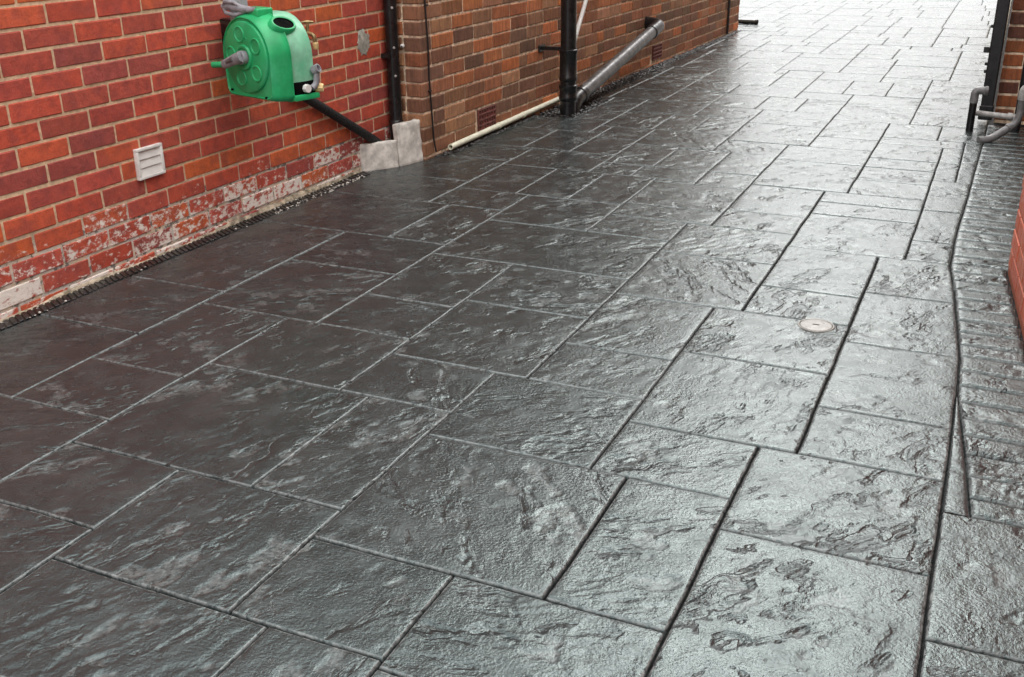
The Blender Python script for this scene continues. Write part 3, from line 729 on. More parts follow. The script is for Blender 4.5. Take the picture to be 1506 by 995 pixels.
# house wall beyond: older brown brickwork that steps forward
W2ANG = -math.atan2(.17, 6.67)
W2 = thing('brick_wall', 'old brown and orange brick house wall stepping forward past the downpipe', 'wall', (.19, 4.93, 0), W2ANG)
G, PIT, Z2 = 0.0795, 0.2405, 0.014
END = 6.57
air = [(.622, .842, .04, .166), (3.775, 4.0, .045, .165)]
for k in range(-1, 11):
    zc = Z2 + G * (k + .5)
    y = 0.005
    first = True
    lim = END if k < 8 else 3.2 if k < 10 else 1.6
    while y < lim:
        L = PIT - .009
        if first and k % 2 == 0: L = 0.102
        elif rnd.random() < .10: L = 0.111
        L = min(L, END - y)
        hit = [q for q in air if y < q[1] + .008 and y + L > q[0] - .008 and zc + G / 2 > q[2] + .01 and zc - G / 2 < q[3] - .01]
        y2 = y + L
        if hit:
            if y < hit[0][0] - .05: y2 = hit[0][0] - .008
            elif y2 > hit[0][1] + .05:
                y = hit[0][1] + .008
            else:
                y = max(y2, y + .05) + .011
                first = False
                continue
        if y2 - y > .03:
            yy0 = -0.001 if first else y
            lay(W2, M['old_brick'], lambda z: pick(OLD, .3), yy0, y2, zc, y2 - yy0, 0.10, 0.0685, rag=.0015, bev=.004, tilt=.005)
        y = y2 + .009
        first = False
    # the return towards the lower wall
    if k % 2 == 0:
        lay(W2, M['old_brick'], lambda z: pick(OLD, .3), -.189, -.104, zc, .085, 0.06, 0.0665, face='y', off=-.001, rag=.002, bev=.006)
    else:
        lay(W2, M['old_brick'], lambda z: pick(OLD, .3), -.189, -.112, zc, .077, 0.06, 0.0665, face='y', off=-.001, rag=.002, bev=.006)
part('mortar', box_mesh('mortar', (-3.2, 0.006, -0.05), (-0.0048, END, 0.86), M['old_mortar']), W2)
part('upper_brickwork', box_mesh('upper', (-3.2, 0.002, 0.86), (-0.002, END, 5.1), M['old_upper']), W2)
part('roof', box_mesh('roof', (-3.4, -.1, 5.1), (0.25, END + .2, 5.3), M['roof']), W2)
for (a, b, z0, z1) in air:
    s = (b - a)
    bm = bmesh.new()
    add_box(bm, (-.03, a, z0), (.001, b, z1), 0.0)
    nx_, nz_ = 7, 4
    for i in range(nx_ + 1):
        c = a + s * i / nx_
        add_box(bm, (-.01, max(a, c - .006), z0), (.008, min(b, c + .006), z1), 0.0015, 1)
    for i in range(nz_ + 1):
        c = z0 + (z1 - z0) * i / nz_
        add_box(bm, (-.01, a, max(z0, c - .006)), (.0095, b, min(z1, c + .006)), 0.0015, 1)
    part('air_brick', bm_mesh('air_brick', bm, M['terracotta']), W2)

# right-hand wall close to the camera, painted orange
W3 = thing('brick_wall', 'smooth orange brick wall corner at the right edge of the driveway', 'wall', (3.106, 4.175, 0), math.atan2(.062, .728))
for k in range(0, 11):
    zc = 0.012 + 0.075 * (k + .5)
    y = 0.0 if k % 2 else -.1025 + .0
    yy = 0.0
    L = .215 if k % 2 else .1025
    while yy > -3.0:
        lay(W3, M['orange_brick'], lambda z: pick([((.47, .105, .045), 3), ((.42, .092, .045), 2)], .05), yy - L, yy, zc, L, .07, .0655, flip=-1, rag=.0006, tilt=.002)
        yy -= L + .01
        L = .215
part('mortar', box_mesh('mortar', (.0035, -3.1, -.05), (3.0, -.003, .843), M['orange_mortar']), W3)
part('upper_brickwork', box_mesh('upper', (.001, -3.1, .843), (3.0, -.002, 2.6), M['orange_upper']), W3)
part('side_brickwork', box_mesh('side', (.001, -8.0, -.05), (3.0, -3.1, 2.6), M['orange_upper']), W3)

# right-hand house further on
W4 = thing('brick_wall', 'weathered orange brick house wall behind the black downpipe at far right', 'wall', (2.975, 7.2, 0))
for k in range(0, 12):
    zc = 0.0 + 0.082 * (k + .5)
    x = 0.0
    L = .225 if k % 2 else .108
    while x < 0.9:
        o = lay(W4, M['old_brick'], lambda z: pick([((.34, .105, .035), 3), ((.24, .075, .035), 3), ((.13, .05, .03), 2), ((.30, .12, .06), 2)], .15), x, x + L, zc, L, .07, .069, face='y', off=0, rag=.002, bev=.005)
        x += L + .012
        L = .225
part('mortar', box_mesh('mortar', (.003, .006, -.05), (3.0, 9.0, .98), M['old_mortar']), W4)
part('upper_brickwork', box_mesh('upper', (.002, .002, .98), (3.0, 9.0, 5.1), M['old_upper']), W4)
part('recess_brickwork', box_mesh('recess', (.85, -3.0, -.05), (3.0, .001, 5.1), M['old_upper']), W4)
part('roof', box_mesh('roof', (-.2, -.2, 5.1), (3.2, 9.2, 5.3), M['roof']), W4)

# ------------------------------------------------------------------ hose reel
A = math.radians(-16)
reel = thing('hose_reel', 'green plastic hose reel with a grey crank handle fixed to the red wall', 'hose reel', (.225, 3.457, .738), A)
def profile(r, bot, side=1.0, n=40):
    """drum outline: round top, squared foot; local x across, z up"""
    pts = []
    for i in range(n + 1):
        a = PI * i / n
        pts.append((r * math.cos(a), r * math.sin(a)))
    c = .03
    xs_ = r * side
    for cx, a0, a1 in ((-xs_ + c, PI, 1.5 * PI), (xs_ - c, 1.5 * PI, 2 * PI)):
        for i in range(7):
            a = a0 + (a1 - a0) * i / 6
            pts.append((cx + c * math.cos(a), bot + c + c * math.sin(a)))
    return pts
def loft(name, rings, mat, caps=(True, True), auto=35):
    bm = bmesh.new()
    vr = [[bm.verts.new((x, y, z)) for x, z in prof] for y, prof in rings]
    n = len(vr[0])
    for a, b in zip(vr[:-1], vr[1:]):
        for k in range(n):
            bm.faces.new((a[k], a[(k + 1) % n], b[(k + 1) % n], b[k]))
    if caps[0]: bm.faces.new(vr[0])
    if caps[1]: bm.faces.new(vr[-1][::-1])
    return bm_mesh(name, bm, mat, True, auto)
front = loft('front_shell', [(.006, profile(.148, -.150, .95)), (.0, profile(.152, -.154, .96)), (.004, profile(.157, -.159, .97)), (.022, profile(.163, -.165)), (.060, profile(.170, -.170)), (.085, profile(.174, -.172)),
                             (.090, profile(.172, -.171)), (.092, profile(.160, -.165))], M['green'])
part('front_shell', front, reel)
rear = loft('rear_shell', [(.088, profile(.158, -.163)), (.120, profile(.165, -.168)), (.170, profile(.166, -.168)), (.205, profile(.160, -.165)), (.214, profile(.145, -.155, .95))], M['green_faded'])
part('rear_shell', rear, reel)
# the round side plate with its five dished rings
part('side_disc', lathe_mesh('side_disc', [(.001, -.007), (.050, -.007), (.1345, -.0065), (.139, -.0035), (.1405, .001), (.1405, .008)], (0, 0, 0), (0, 1, 0), M['green'], 64, (False, False)), reel)
for i in range(5):
    a = math.radians(32 + 72 * i)
    o = (.090 * math.cos(a), -.006, .090 * math.sin(a))
    part('dished_ring', lathe_mesh('dished_ring', [(.0330, .002), (.0325, -.003), (.0300, -.0052), (.0275, -.0052), (.0245, -.0035), (.0230, -.0016), (.001, -.0014)], o, (0, 1, 0), M['green'], 40, (False, False)), reel)
part('hub', lathe_mesh('hub', [(.050, .002), (.0495, -.006), (.046, -.010), (.039, -.010), (.035, -.005), (.028, -.005), (.026, -.012), (.001, -.012)], (0, -.006, 0), (0, 1, 0), M['green'], 40, (False, False)), reel)
# crank: grey arm out from the hub, green knob at its end
crank = part('crank_arm', bm_mesh('crank', add_tube(bmesh.new(), [(.006, -.010, .002), (.006, -.036, .002)], .027, 20), M['reel_grey'], True, 40), reel)
bm = bmesh.new()
add_tube(bm, [(.020, -.036, .008), (-.008, -.044, -.003), (-.045, -.050, -.017), (-.074, -.054, -.028)], [.022, .022, .019, .018], 16)
part('crank_lever', bm_mesh('crank_lever', bm, M['reel_grey'], True, 40), crank)
bm = bmesh.new()
add_tube(bm, [(-.004, -.060, .000), (-.042, -.066, -.014)], [.011, .008], 12)
part('lever_recess', bm_mesh('lever_recess', bm, simple('lever_shade', (.12, .11, .115), .5), True, 40), crank)
part('knob', lathe_mesh('knob', [(.009, 0), (.0125, .004), (.0125, .050), (.010, .057), (.001, .058)], (-.072, -.050, -.027), (-.75, -.62, -.05), M['green'], 20, (True, False)), crank)
for rr_ in (.062, .070, .078):
    bm = bmesh.new()
    add_tube(bm, [(rr_ * math.cos(a_), -.0068, rr_ * math.sin(a_)) for a_ in np.linspace(math.radians(68), math.radians(118), 12)], .0016, 6)
    part('moulded_rib', bm_mesh('moulded_rib', bm, M['green'], True, 60), reel)
bm = bmesh.new()
add_tube(bm, [(x_ * 1.004, .0865, z_ * 1.004) for x_, z_ in profile(.1745, -.1725)], .0022, 6)
part('shell_seam', bm_mesh('shell_seam', bm, M['green'], True, 60), reel)
# feet of the moulding, screws
for x, z in ((-.120, -.138), (.105, -.150)):
    part('screw', lathe_mesh('screw', [(.0045, -.002), (.0045, .006)], (x, -.001, z), (0, 1, 0), M['void'], 12), reel)
# carrying saddle on top with the grey wall arm
bm = bmesh.new()
add_box(bm, (-.055, .030, .150), (.060, .110, .186), .010, 3)
part('top_saddle', bm_mesh('top_saddle', bm, M['green'], True, 40), reel)
bm = bmesh.new()
add_tube(bm, [(.004, .026, .178), (.040, .040, .182)], .010, 14)
part('saddle_pin', bm_mesh('saddle_pin', bm, M['reel_grey'], True, 40), reel)
arm = part('wall_arm', bm_mesh('wall_arm', add_tube(bmesh.new(), [(.030, .06, .172), (-.02, .02, .182), (-.075, .005, .190), (-.115, -.005, .190)], [.012, .016, .017, .010], 14), M['reel_grey'], True, 40), reel)
for dz in (-.022, .020):
    bm = bmesh.new()
    add_tube(bm, [(-.110, -.004, .188), (-.090, -.010, .188 + dz), (-.045, .0, .184 + dz * 1.2), (-.005, .03, .174)], [.007, .008, .008, .007], 10)
    part('arm_loop', bm_mesh('arm_loop', bm, M['reel_grey'], True, 40), arm)
bm = bmesh.new()
add_box(bm, (-.145, .045, .10), (-.115, .12, .215), .008, 2)
part('wall_plate', bm_mesh('wall_plate', bm, M['reel_grey'], True, 40), reel)
bm = bmesh.new()
add_box(bm, (-.26, .07, -.08), (-.14, .15, .13), .012, 2)
part('mounting_block', bm_mesh('mounting_block', bm, M['black_plastic'], True, 40), reel)
# oval hose mouth in the upper right and its rim
mouth_o, mouth_d = Vector((.118, .104, .124)), Vector((.66, .12, .74)).normalized()
def ellipse_ring(o, d, up, ra, rb, off, n=36):
    d = Vector(d).normalized()
    u = Vector(up) - d * Vector(up).dot(d)
    u.normalize()
    v = d.cross(u)
    return [o + d * off + u * (ra * math.cos(2 * PI * k / n)) + v * (rb * math.sin(2 * PI * k / n)) for k in range(n)]
def ring_loft(name, rings, mat, cap_last=False):
    bm = bmesh.new()
    vr = [[bm.verts.new(p) for p in r] for r in rings]
    n = len(vr[0])
    for a, b in zip(vr[:-1], vr[1:]):
        for k in range(n):
            bm.faces.new((a[k], a[(k + 1) % n], b[(k + 1) % n], b[k]))
    if cap_last: bm.faces.new(vr[-1])
    return bm_mesh(name, bm, mat, True, 50)
up_ = (0, 1, 0)
part('mouth_rim', ring_loft('mouth_rim', [ellipse_ring(mouth_o, mouth_d, up_, a, b, o) for a, b, o in ((.066, .042, -.016), (.063, .040, .004), (.058, .035, .010), (.051, .029, .009), (.049, .027, .002))], M['green']), reel)
part('hose_mouth', ring_loft('hose_mouth', [ellipse_ring(mouth_o, mouth_d, up_, a, b, o) for a, b, o in ((.0505, .0285, .0075), (.048, .026, .004))], M['void'], True), reel)
# pocket at the foot with the inlet fittings
bm = bmesh.new()
add_box(bm, (.120, .098, -.150), (.171, .200, -.098), .006, 2)
pocket = part('inlet_pocket', bm_mesh('inlet_pocket', bm, M['void'], True, 40), reel)
bm = bmesh.new()
add_box(bm, (.125, .086, -.170), (.182, .212, -.147), .006, 2)
part('pocket_lip', bm_mesh('pocket_lip', bm, M['green'], True, 40), reel)
part('inlet_nut', bm_mesh('inlet_nut', add_tube(bmesh.new(), [(.165, .148, -.125), (.188, .150, -.125)], .017, 8), M['white_plastic'], True, 30), reel)
part('inlet_elbow', bm_mesh('inlet_elbow', add_tube(bmesh.new(), arc_path([(.178, .176, -.128), (.178, .200, -.112), (.178, .206, -.060)], .02), .0125, 14), M['reel_grey'], True, 40), reel)
part('hose_union', lathe_mesh('hose_union', [(.0165, 0), (.0185, .004), (.0185, .030), (.0135, .031), (.0130, .012), (.001, .012)], (.166, .196, -.062), (.7, .3, .35), M['reel_grey'], 24, (True, False)), reel)
part('hose_connector', lathe_mesh('hose_connector', [(.013, 0), (.0175, .003), (.0175, .028), (.0155, .034), (.0085, .034), (.008, .020), (.001, .02)], (.160, .206, -.128), (.75, .62, -.1), M['cream_cap'], 8, (True, False), 25), reel)

# ------------------------------------------------------------------ things fixed to the red wall
tap = thing('garden_tap', 'small brass outside tap on the red wall behind the hose reel', 'tap', (0, 4.135, .752))
part('tap_body', tube_mesh('tap_body', arc_path([(-.01, 0, 0), (.055, 0, 0), (.085, 0, -.01), (.088, 0, -.045)], .02), .0095, M['brass'], 14), tap)
part('wall_flange', lathe_mesh('wall_flange', [(.019, 0), (.019, .005), (.011, .008)], (-.001, 0, 0), (1, 0, 0), M['brass'], 20), tap)
part('spindle', tube_mesh('spindle', [(.05, 0, .002), (.05, .004, .045)], .008, M['brass'], 12), tap)
part('tap_handle', tube_mesh('tap_handle', [(.028, -.012, .048), (.05, .004, .050), (.072, .020, .048)], [.005, .007, .005], M['brass'], 10), tap)
part('hose_connector', lathe_mesh('tap_connector', [(.011, 0), (.014, .003), (.014, .026), (.009, .032)], (.088, 0, -.040), (.05, 0, -1), M['cream_cap'], 16), tap)

vent = thing('vent_cover', 'square white plastic louvred vent cover low on the red wall', 'vent', (0, 3.076, .381))
bm = bmesh.new()
hw, hh = .072, .060
for lo, hi in (((0, -hw, hh - .011), (.017, hw, hh)), ((0, -hw, -hh), (.017, hw, -hh + .011)), ((0, -hw, -hh + .0108), (.0168, -hw + .013, hh - .0108)), ((0, hw - .013, -hh + .0108), (.0168, hw, hh - .0108))):
    add_box(bm, lo, hi, .0025, 2)
part('vent_frame', bm_mesh('vent_frame', bm, M['white_plastic'], True, 40), vent)
part('vent_back', box_mesh('vent_back', (-.004, -hw + .004, -hh + .004), (.003, hw - .004, hh - .004), simple('vent_shade', (.60, .58, .52), .6)), vent)
for i in range(3):
    z0 = -hh + .012 + i * .0322
    vs = [(.0125, -hw + .0132, z0), (.0125, hw - .0132, z0), (.0065, hw - .0132, z0 + .0335), (.0065, -hw + .0132, z0 + .0335),
          (.010, -hw + .0132, z0 - .001), (.010, hw - .0132, z0 - .001), (.002, hw - .0132, z0 + .0325), (.002, -hw + .0132, z0 + .0325)]
    part('louvre', mesh_from('louvre', vs, [(0, 1, 2, 3), (7, 6, 5, 4), (0, 4, 5, 1), (1, 5, 6, 2), (2, 6, 7, 3), (3, 7, 4, 0)], M['white_plastic']), vent)

bm = bmesh.new()
n = 34
ring0, ring1 = [], []
rr = random.Random(4)
for i in range(n):
    a = 2 * PI * i / n
    s = 1 + .16 * math.sin(3 * a + 1) * .6 + rr.uniform(-.20, .20)
    yy, zz = .058 * s * math.cos(a), .058 * s * math.sin(a) * (1.12 if math.sin(a) > 0 else .95)
    if abs(a - PI / 2) < .55: zz += .010
    ring0.append(bm.verts.new((-.006, yy, zz)))
    ring1.append(bm.verts.new((.0028 + rr.uniform(0, .001), yy * .93, zz * .93)))
ctr = bm.verts.new((.0060, 0, 0))
for i in range(n):
    bm.faces.new((ring0[i], ring0[(i + 1) % n], ring1[(i + 1) % n], ring1[i]))
    bm.faces.new((ring1[i], ring1[(i + 1) % n], ctr))
o = part('filler_patch', bm_mesh('filler_patch', bm, M['filler'], True, 60))
o.location = (0, 4.684, .637)
tag(o, 'rough patch of pale grey filler on the red wall beside the black downpipe', 'patch')

dp1 = thing('downpipe', 'black downpipe in the corner between the red wall and the brown wall', 'downpipe', (.046, 4.887, 0))
part('pipe', tube_mesh('pipe', [(0, 0, .17), (0, 0, 2.6)], .034, M['black_plastic'], 24), dp1)
for z, r in ((.165, .039), (1.35, .039)):
    part('socket', lathe_mesh('socket', [(.034, -.01), (r, 0), (r, .05), (.034, .056)], (0, 0, z), (0, 0, 1), M['black_plastic'], 24), dp1)
part('bracket', box_mesh('bracket', (-.046, -.044, .545), (.010, -.020, .570), M['black_plastic'], .002), dp1)
for z in (.60, .455, .80):
    part('screw', lathe_mesh('screw', [(.007, 0), (.006, .004), (.001, .005)], (.024, -.024, z), (.75, -.66, 0), M['pale_grey'], 10, (True, False)), dp1)
part('rest_bend', tube_mesh('rest_bend', arc_path([(0, 0, .19), (0, 0, .07), (-.01, -.02, .0), (-.01, -.03, -.04)], .04), .036, M['black_plastic'], 20), dp1)

wp = thing('waste_pipe', 'black lagged waste pipe slanting down the red wall from the hose reel', 'pipe', (.03, 4.06, 0))
part('lagging', tube_mesh('lagging', arc_path([(-.012, -.05, .505), (0, 0, .488), (0, .62, .149), (0, .70, .10), (.0, .71, .02)], .03), .0225, M['black_lagging'], 18), wp)
part('wall_bend', tube_mesh('wall_bend', [(-.04, -.075, .515), (-.012, -.045, .503)], .024, M['black_plastic'], 16), wp)
part('floor_bend', tube_mesh('floor_bend', [(.0, .708, .04), (.0, .71, -.04)], .024, M['black_plastic'], 16), wp)

clip = thing('cable_clip', 'small white cable clip on the brown brick return beside the downpipe', 'clip', (.085, 4.928, .603))
part('clip_body', lathe_mesh('clip_body', [(.011, .002), (.010, -.010), (.006, -.014), (.001, -.014)], (0, 0, 0), (0, 1, 0), M['white_plastic'], 14, (True, False)), clip)
part('nail', lathe_mesh('nail', [(.004, -.010), (.004, -.018)], (.003, 0, -.002), (0, 1, 0), M['void'], 10), clip)

# two concrete offcuts stood on end at the corner
def offcut(name, label, a, b, h, th, grp=None):
    a, b = Vector((*a, 0)), Vector((*b, 0))
    d = b - a
    ang = math.atan2(d.y, d.x)
    bm = add_box(bmesh.new(), (0, 0, -.01), (d.length, th, h), .005, 1)
    bmesh.ops.subdivide_edges(bm, edges=bm.edges[:], cuts=9, use_grid_fill=True)
    for v in bm.verts:
        q = np.array
        k = [float(fbm(q(v.co.x * 30 + s_ + h * 50), q(v.co.z * 30 + v.co.y * 40 + s_), 3)) - .5 for s_ in (0, 11, 23)]
        rim = min(v.co.x, d.length - v.co.x) < .012 or v.co.z > h - .010
        v.co += Vector(k) * (.010 if rim else .004)
    o = part(name, bm_mesh(name, bm, M['stone'], True, 50))
    o.location = a
    o.rotation_euler = (math.radians(-3), 0, ang)
    tag(o, label, 'concrete block', 'concrete blocks stood at the wall corner')
    return o
offcut('concrete_block', 'low pale concrete block standing against the foot of the red wall', (.006, 4.576), (.130, 4.752), .142, .026)
offcut('concrete_block', 'tall narrow pale concrete block standing under the corner downpipe', (.134, 4.760), (.180, 4.930), .222, .040)

# ------------------------------------------------------------------ ribbed black edging along the red wall
ed = thing('drainage_strip', 'black ribbed plastic drainage strip along the foot of the red wall', 'drain strip', (0, 1.12, 0))
part('channel', box_mesh('channel', (.002, 0, -.03), (.068, 3.46, -.002), M['black_plastic']), ed)
bm = bmesh.new()
y = .005
while y < 3.44:
    add_box(bm, (.007, y, -.012), (.068, y + .018, .0035 + rnd.uniform(-.001, .001)), .0015, 1)
    y += .026
for v in bm.verts: v.co.y += (v.co.x - .04) * -.55
tag(part('ribs', bm_mesh('ribs', bm, M['black_plastic']), ed), kind='stuff')

# loose stones in the gap along the brown wall, crumbs along the strip
_ico = None
def pebbles(name, spots, mat, smin, smax):
    base = bmesh.new()
    bmesh.ops.create_icosphere(base, subdivisions=1, radius=1.0)
    bv = [v.co.copy() for v in base.verts]
    bf = [[v.index for v in f.verts] for f in base.faces]
    base.free()
    V, F = [], []
    r = random.Random(9)
    for (x, y, z) in spots:
        s = r.uniform(smin, smax)
        sx, sy, sz = s * r.uniform(.7, 1.3), s * r.uniform(.7, 1.3), s * r.uniform(.45, .9)
        a = r.uniform(0, 6.28)
        k = len(V)
        for p in bv:
            q = r.uniform(.85, 1.15)
            px, py = p.x * sx * q, p.y * sy * q
            V.append((x + px * math.cos(a) - py * math.sin(a), y + px * math.sin(a) + py * math.cos(a), z + p.z * sz * q))
        F += [tuple(i + k for i in f) for f in bf]
    return part(name, mesh_from(name, V, F, mat))
spots = []
for _ in range(5200):
    y = rnd.uniform(4.98, 11.5)
    x0 = .19 + (y - 4.93) * .0255
    x1 = float(interp(XL, y))
    if x1 - x0 < .01: continue
    x = rnd.uniform(x0, x1 + .004)
    spots.append((x, y, -.012 + rnd.uniform(0, .016)))
tag(pebbles('gravel', spots, M['gravel'], .005, .012), 'dark wet grit filling the gap along the foot of the brown wall', 'gravel', kind='stuff')
spots = []
for _ in range(200):
    y = rnd.uniform(3.75, 4.5) if rnd.random() < .8 else rnd.uniform(1.6, 4.5)
    spots.append((rnd.gauss(.066, .012) if rnd.random() < .7 else rnd.uniform(.01, .03), y, .001 + rnd.uniform(0, .004)))
tag(pebbles('mortar_crumbs', spots, M['crumbs'], .002, .005), 'white mortar crumbs scattered along the black drainage strip', 'crumbs', kind='stuff')

# ------------------------------------------------------------------ pipes along the brown wall
def w2(s, z, out=0.0):
    c, s_ = math.cos(W2ANG), math.sin(W2ANG)
    return Vector((.19 + c * out - s_ * s, 4.93 + s_ * out + c * s, z))

cp = thing('overflow_pipe', 'cream plastic pipe lying along the foot of the brown wall', 'pipe', (.226, 5.158, 0))
bm = bmesh.new()
L = 1.585
add_lathe(bm, [(.0115, .03), (.0115, 0), (.0165, 0), (.0165, L), (.0115, L)], (0, 0, .030), (.012 / L, 1, .008), 20, False, True)
part('pipe', bm_mesh('cream_pipe', bm, M['cream_plastic'], True, 40), cp)
part('pipe_bore', lathe_mesh('pipe_bore', [(.0112, .028), (.001, .028)], (0, 0, .030), (.012 / L, 1, .008), M['void'], 16, (False, False)), cp)
for s in (.62, .98):
    part('pipe_clip', lathe_mesh('pipe_clip', [(.0165, 0), (.0195, .001), (.0195, .016), (.0165, .017)], (.012 * s / L, s, .030 + .008 * s), (0, 1, 0), M['cream_plastic'], 16, (False, False)), cp)
part('end_tab', mesh_from('end_tab', [(-.004, L - .01, .05), (-.004, L + .03, .085), (.004, L + .03, .085), (.008, L - .01, .05), (.0, L + .035, .05), (.004, L + .035, .05)], [(0, 1, 2, 3), (0, 4, 1), (3, 2, 5), (1, 4, 5, 2), (0, 3, 5, 4)], M['cream_plastic']), cp)

dp2 = thing('soil_stack', 'thick black round soil pipe standing in front of the brown wall', 'soil pipe', (.42, 6.45, 0))
part('pipe', tube_mesh('pipe', [(0, 0, -.03), (0, 0, 5.0)], .051, M['black_plastic'], 28), dp2)
for z0, z1 in ((.225, .415), (.10, .19)):
    part('socket', lathe_mesh('socket', [(.050, z0 - .012), (.059, z0), (.059, z0 + .02), (.056, z0 + .026), (.056, z1 - .026), (.060, z1 - .02), (.060, z1), (.051, z1 + .006)], (0, 0, 0), (0, 0, 1), M['black_plastic'], 28), dp2)
bm = bmesh.new()
add_box(bm, (-.21, -.012, .405), (-.04, .012, .428), .003, 2)
add_box(bm, (-.192, -.045, .395), (-.180, .045, .438), .003, 2)
part('bracket', bm_mesh('bracket', bm, M['black_plastic']), dp2)
part('bracket_band', lathe_mesh('band', [(.050, .405), (.0535, .406), (.0535, .427), (.050, .428)], (0, 0, 0), (0, 0, 1), M['black_plastic'], 28, (False, False)), dp2)

gp = thing('branch_pipe', 'grey weathered drain pipe sloping from the brown wall to the soil stack', 'soil pipe', (.415, 6.60, 0))
part('pipe', tube_mesh('pipe', [(-.010, .13, .085), (-.010, 1.72, .335)], .047, M['soil_grey'], 28), gp)
part('lower_collar', lathe_mesh('lower_collar', [(.047, 0), (.055, .004), (.055, .055), (.047, .060)], (-.010, .10, .081), (0, 1.59, .25), M['black_plastic'], 28, (False, False)), gp)
part('lower_bend', tube_mesh('lower_bend', arc_path([(-.010, .125, .083), (-.008, .02, .066), (-.004, -.05, .02), (-.004, -.06, -.03)], .05), .051, M['black_plastic'], 24), gp)
part('upper_collar', lathe_mesh('upper_collar', [(.047, 0), (.054, .004), (.054, .060), (.047, .064)], (-.010, 1.655, .325), (0, 1.59, .25), M['black_plastic'], 28, (False, False)), gp)
wb = w2(3.62, .375) - Vector((.415, 6.60, 0))
part('wall_bend', tube_mesh('wall_bend', arc_path([(-.010, 1.70, .332), (-.010, 1.86, .357), (-.055, 1.90, .365), (wb.x - .03, 1.93, .37)], .09, 8), .050, M['black_plastic'], 24), gp)

ov = thing('condensate_pipe', 'thin white pipe running down the brown wall behind the soil stack', 'pipe', (.30, 6.85, 0))
part('pipe', tube_mesh('pipe', [(0, 0, .405), (0, .70, 1.215)], .0145, M['white_plastic'], 14), ov)
part('wall_elbow', tube_mesh('wall_elbow', arc_path([(0, .02, .43), (0, -.02, .385), (-.075, -.03, .375)], .02), .017, M['white_plastic'], 14), ov)

cb = thing('cable', 'thin dark cable running down the brown wall at its near corner', 'cable', tuple(w2(.1, 0)), W2ANG)
part('cable_run', tube_mesh('cable_run', [(.005, -.050, 2.4), (.005, -.046, .86), (.006, -.030, .60), (.005, -.030, .42), (.006, -.018, .25), (.005, -.008, .10), (.010, .004, .03)], .0048, M['cable'], 8), cb)
for z in (.80, .36):
    part('cable_clip', box_mesh('cable_clip', (-.003, -.045, z), (.011, -.016, z + .008), M['cable'], .001), cb)
cb2 = thing('cable', 'dark vertical cable near the far end of the brown wall', 'cable', tuple(w2(6.11, 0)), W2ANG)
part('cable_run', tube_mesh('cable_run', [(.008, 0, 2.4), (.008, .004, .35), (.009, -.006, .18), (.008, 0, .01)], .012, M['cable'], 8), cb2)
for z in (.25, .10):
    part('cable_clip', box_mesh('cable_clip', (-.003, -.02, z), (.020, .02, z + .012), M['cable'], .001), cb2)

sh = thing('gutter_shoe', 'small black drain shoe poking out past the far end of the brown wall', 'drain', (.36, 12.15, 0))
part('shoe', tube_mesh('shoe', [(-.28, .02, .024), (.06, -.02, .024)], .024, M['black_plastic'], 16), sh)
part('shoe_lip', lathe_mesh('shoe_lip', [(.024, 0), (.029, .004), (.029, .03), (.024, .034)], (.035, -.017, .024), (.38, -.04, 0), M['black_plastic'], 16, (False, False)), sh)

# ------------------------------------------------------------------ pipes on the right
dp3 = thing('downpipe', 'black downpipe on the right-hand house wall with side clips', 'downpipe', (2.925, 7.13, 0))
part('pipe', box_mesh('pipe', (-.036, -.036, .05), (.036, .036, 5.0), M['black_plastic'], .008, 2), dp3)
part('shoe', box_mesh('shoe', (-.041, -.041, .02), (.041, .041, .11), M['black_plastic'], .008, 2), dp3)
for z, dx in ((.565, .012), (.42, .032), (.345, .014), (.30, .012)):
    part('clip', box_mesh('clip', (-.036 - dx, -.025, z), (-.03, .02, z + (.035 if dx > .02 else .02)), M['black_plastic'], .003), dp3)
part('wall_bracket', box_mesh('wall_bracket', (-.02, .03, .55), (.02, .075, .59), M['black_plastic'], .002), dp3)

sp = thing('standpipe', 'short black standpipe with a grey elbow on top beside the right wall', 'pipe', (2.852, 6.83, 0))
part('pipe', tube_mesh('pipe', [(0, 0, -.02), (0, 0, .195)], .0215, M['black_plastic'], 18), sp)
part('elbow', tube_mesh('elbow', arc_path([(0, 0, .165), (0, 0, .238), (.062, .005, .238)], .03), .0235, M['grey_plastic'], 18), sp)
part('elbow_lip', lathe_mesh('elbow_lip', [(.023, 0), (.027, .002), (.027, .018), (.023, .020)], (.050, .004, .238), (1, .08, 0), M['grey_plastic'], 18, (False, False)), sp)

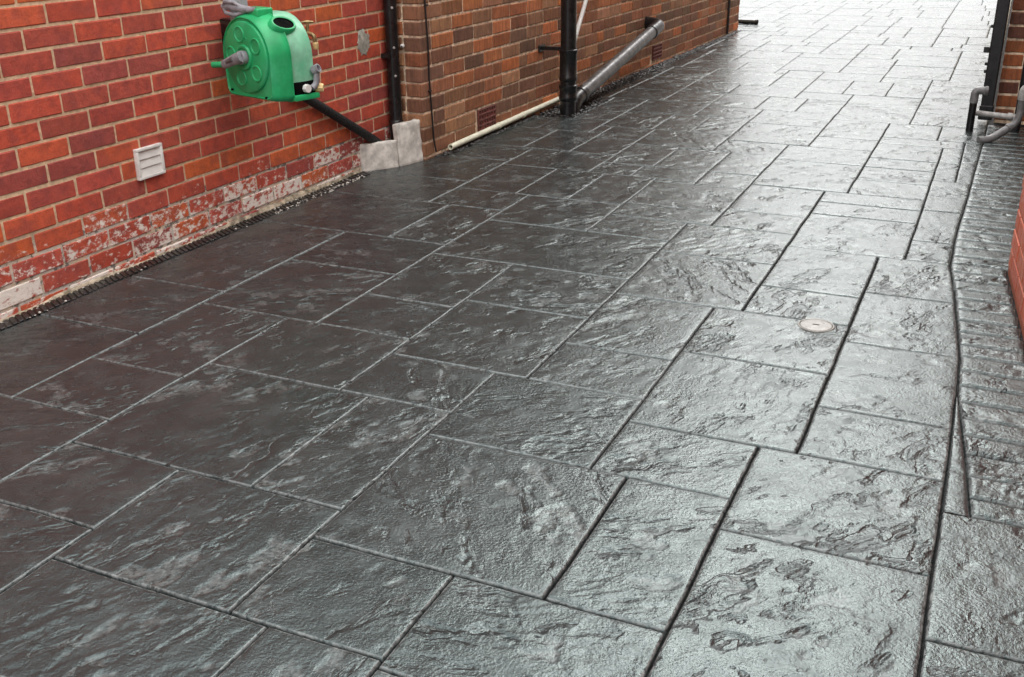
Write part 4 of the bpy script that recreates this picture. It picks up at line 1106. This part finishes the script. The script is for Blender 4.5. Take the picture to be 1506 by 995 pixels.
hp = thing('waste_pipe', 'pale grey pipe running level behind the black standpipe', 'pipe', (2.87, 6.90, 0))
part('pipe', tube_mesh('pipe', [(-.01, 0, .095), (.235, 0, .082)], .0165, M['pale_grey'], 16), hp)
part('collar', lathe_mesh('collar', [(.0165, 0), (.023, .003), (.023, .03), (.019, .032), (.019, .05), (.024, .052), (.024, .075)], (.175, 0, .085), (1, 0, -.05), M['pale_grey'], 16), hp)
part('riser', tube_mesh('riser', [(.235, .02, -.03), (.235, .02, .50)], .022, M['black_plastic'], 16), hp)
part('riser_cap', lathe_mesh('riser_cap', [(.024, 0), (.031, .003), (.031, .03), (.024, .046), (.012, .054), (.001, .056)], (.235, .02, .488), (0, 0, 1), M['pale_grey'], 20, (True, False)), hp)

ep = thing('waste_pipe', 'grey bent waste pipe dropping to the ground at the right wall', 'pipe', (2.935, 6.50, 0))
part('pipe', tube_mesh('pipe', arc_path([(-.02, -.01, .012), (.04, .02, .018), (.155, .09, .10), (.172, .10, .15), (.172, .10, .255)], .05), .0215, M['grey_plastic'], 18), ep)
part('top_bend', tube_mesh('top_bend', arc_path([(.172, .10, .235), (.172, .10, .300), (.29, .12, .302)], .045, 8), .0265, M['pale_grey'], 18), ep)
part('foot_collar', lathe_mesh('foot_collar', [(.0215, 0), (.026, .002), (.026, .02), (.0215, .022)], (.12, .068, .075), (.115, .07, .082), M['grey_plastic'], 18, (False, False)), ep)

# ------------------------------------------------------------------ round access plate in the paving
cv = thing('access_cover', 'small round pale access cover set flush in the wet paving', 'cover', (2.545, 3.318, 0))
part('plate', lathe_mesh('plate', [(.001, .0036), (.040, .0033), (.0500, .0024), (.0512, -.001), (.0512, -.012)], (0, 0, 0), (0, 0, 1), M['cover'], 48, (False, True)), cv)
part('collar_ring', lathe_mesh('collar_ring', [(.0525, -.01), (.0525, .0018), (.0545, .0030), (.0575, .0030), (.0595, .0012), (.0600, -.01)], (0, 0, 0), (0, 0, 1), M['cover'], 48, (False, False)), cv)
part('lifting_slot', box_mesh('lifting_slot', (-.011, -.003, .0028), (.011, .003, .0042), M['void'], .001), cv)
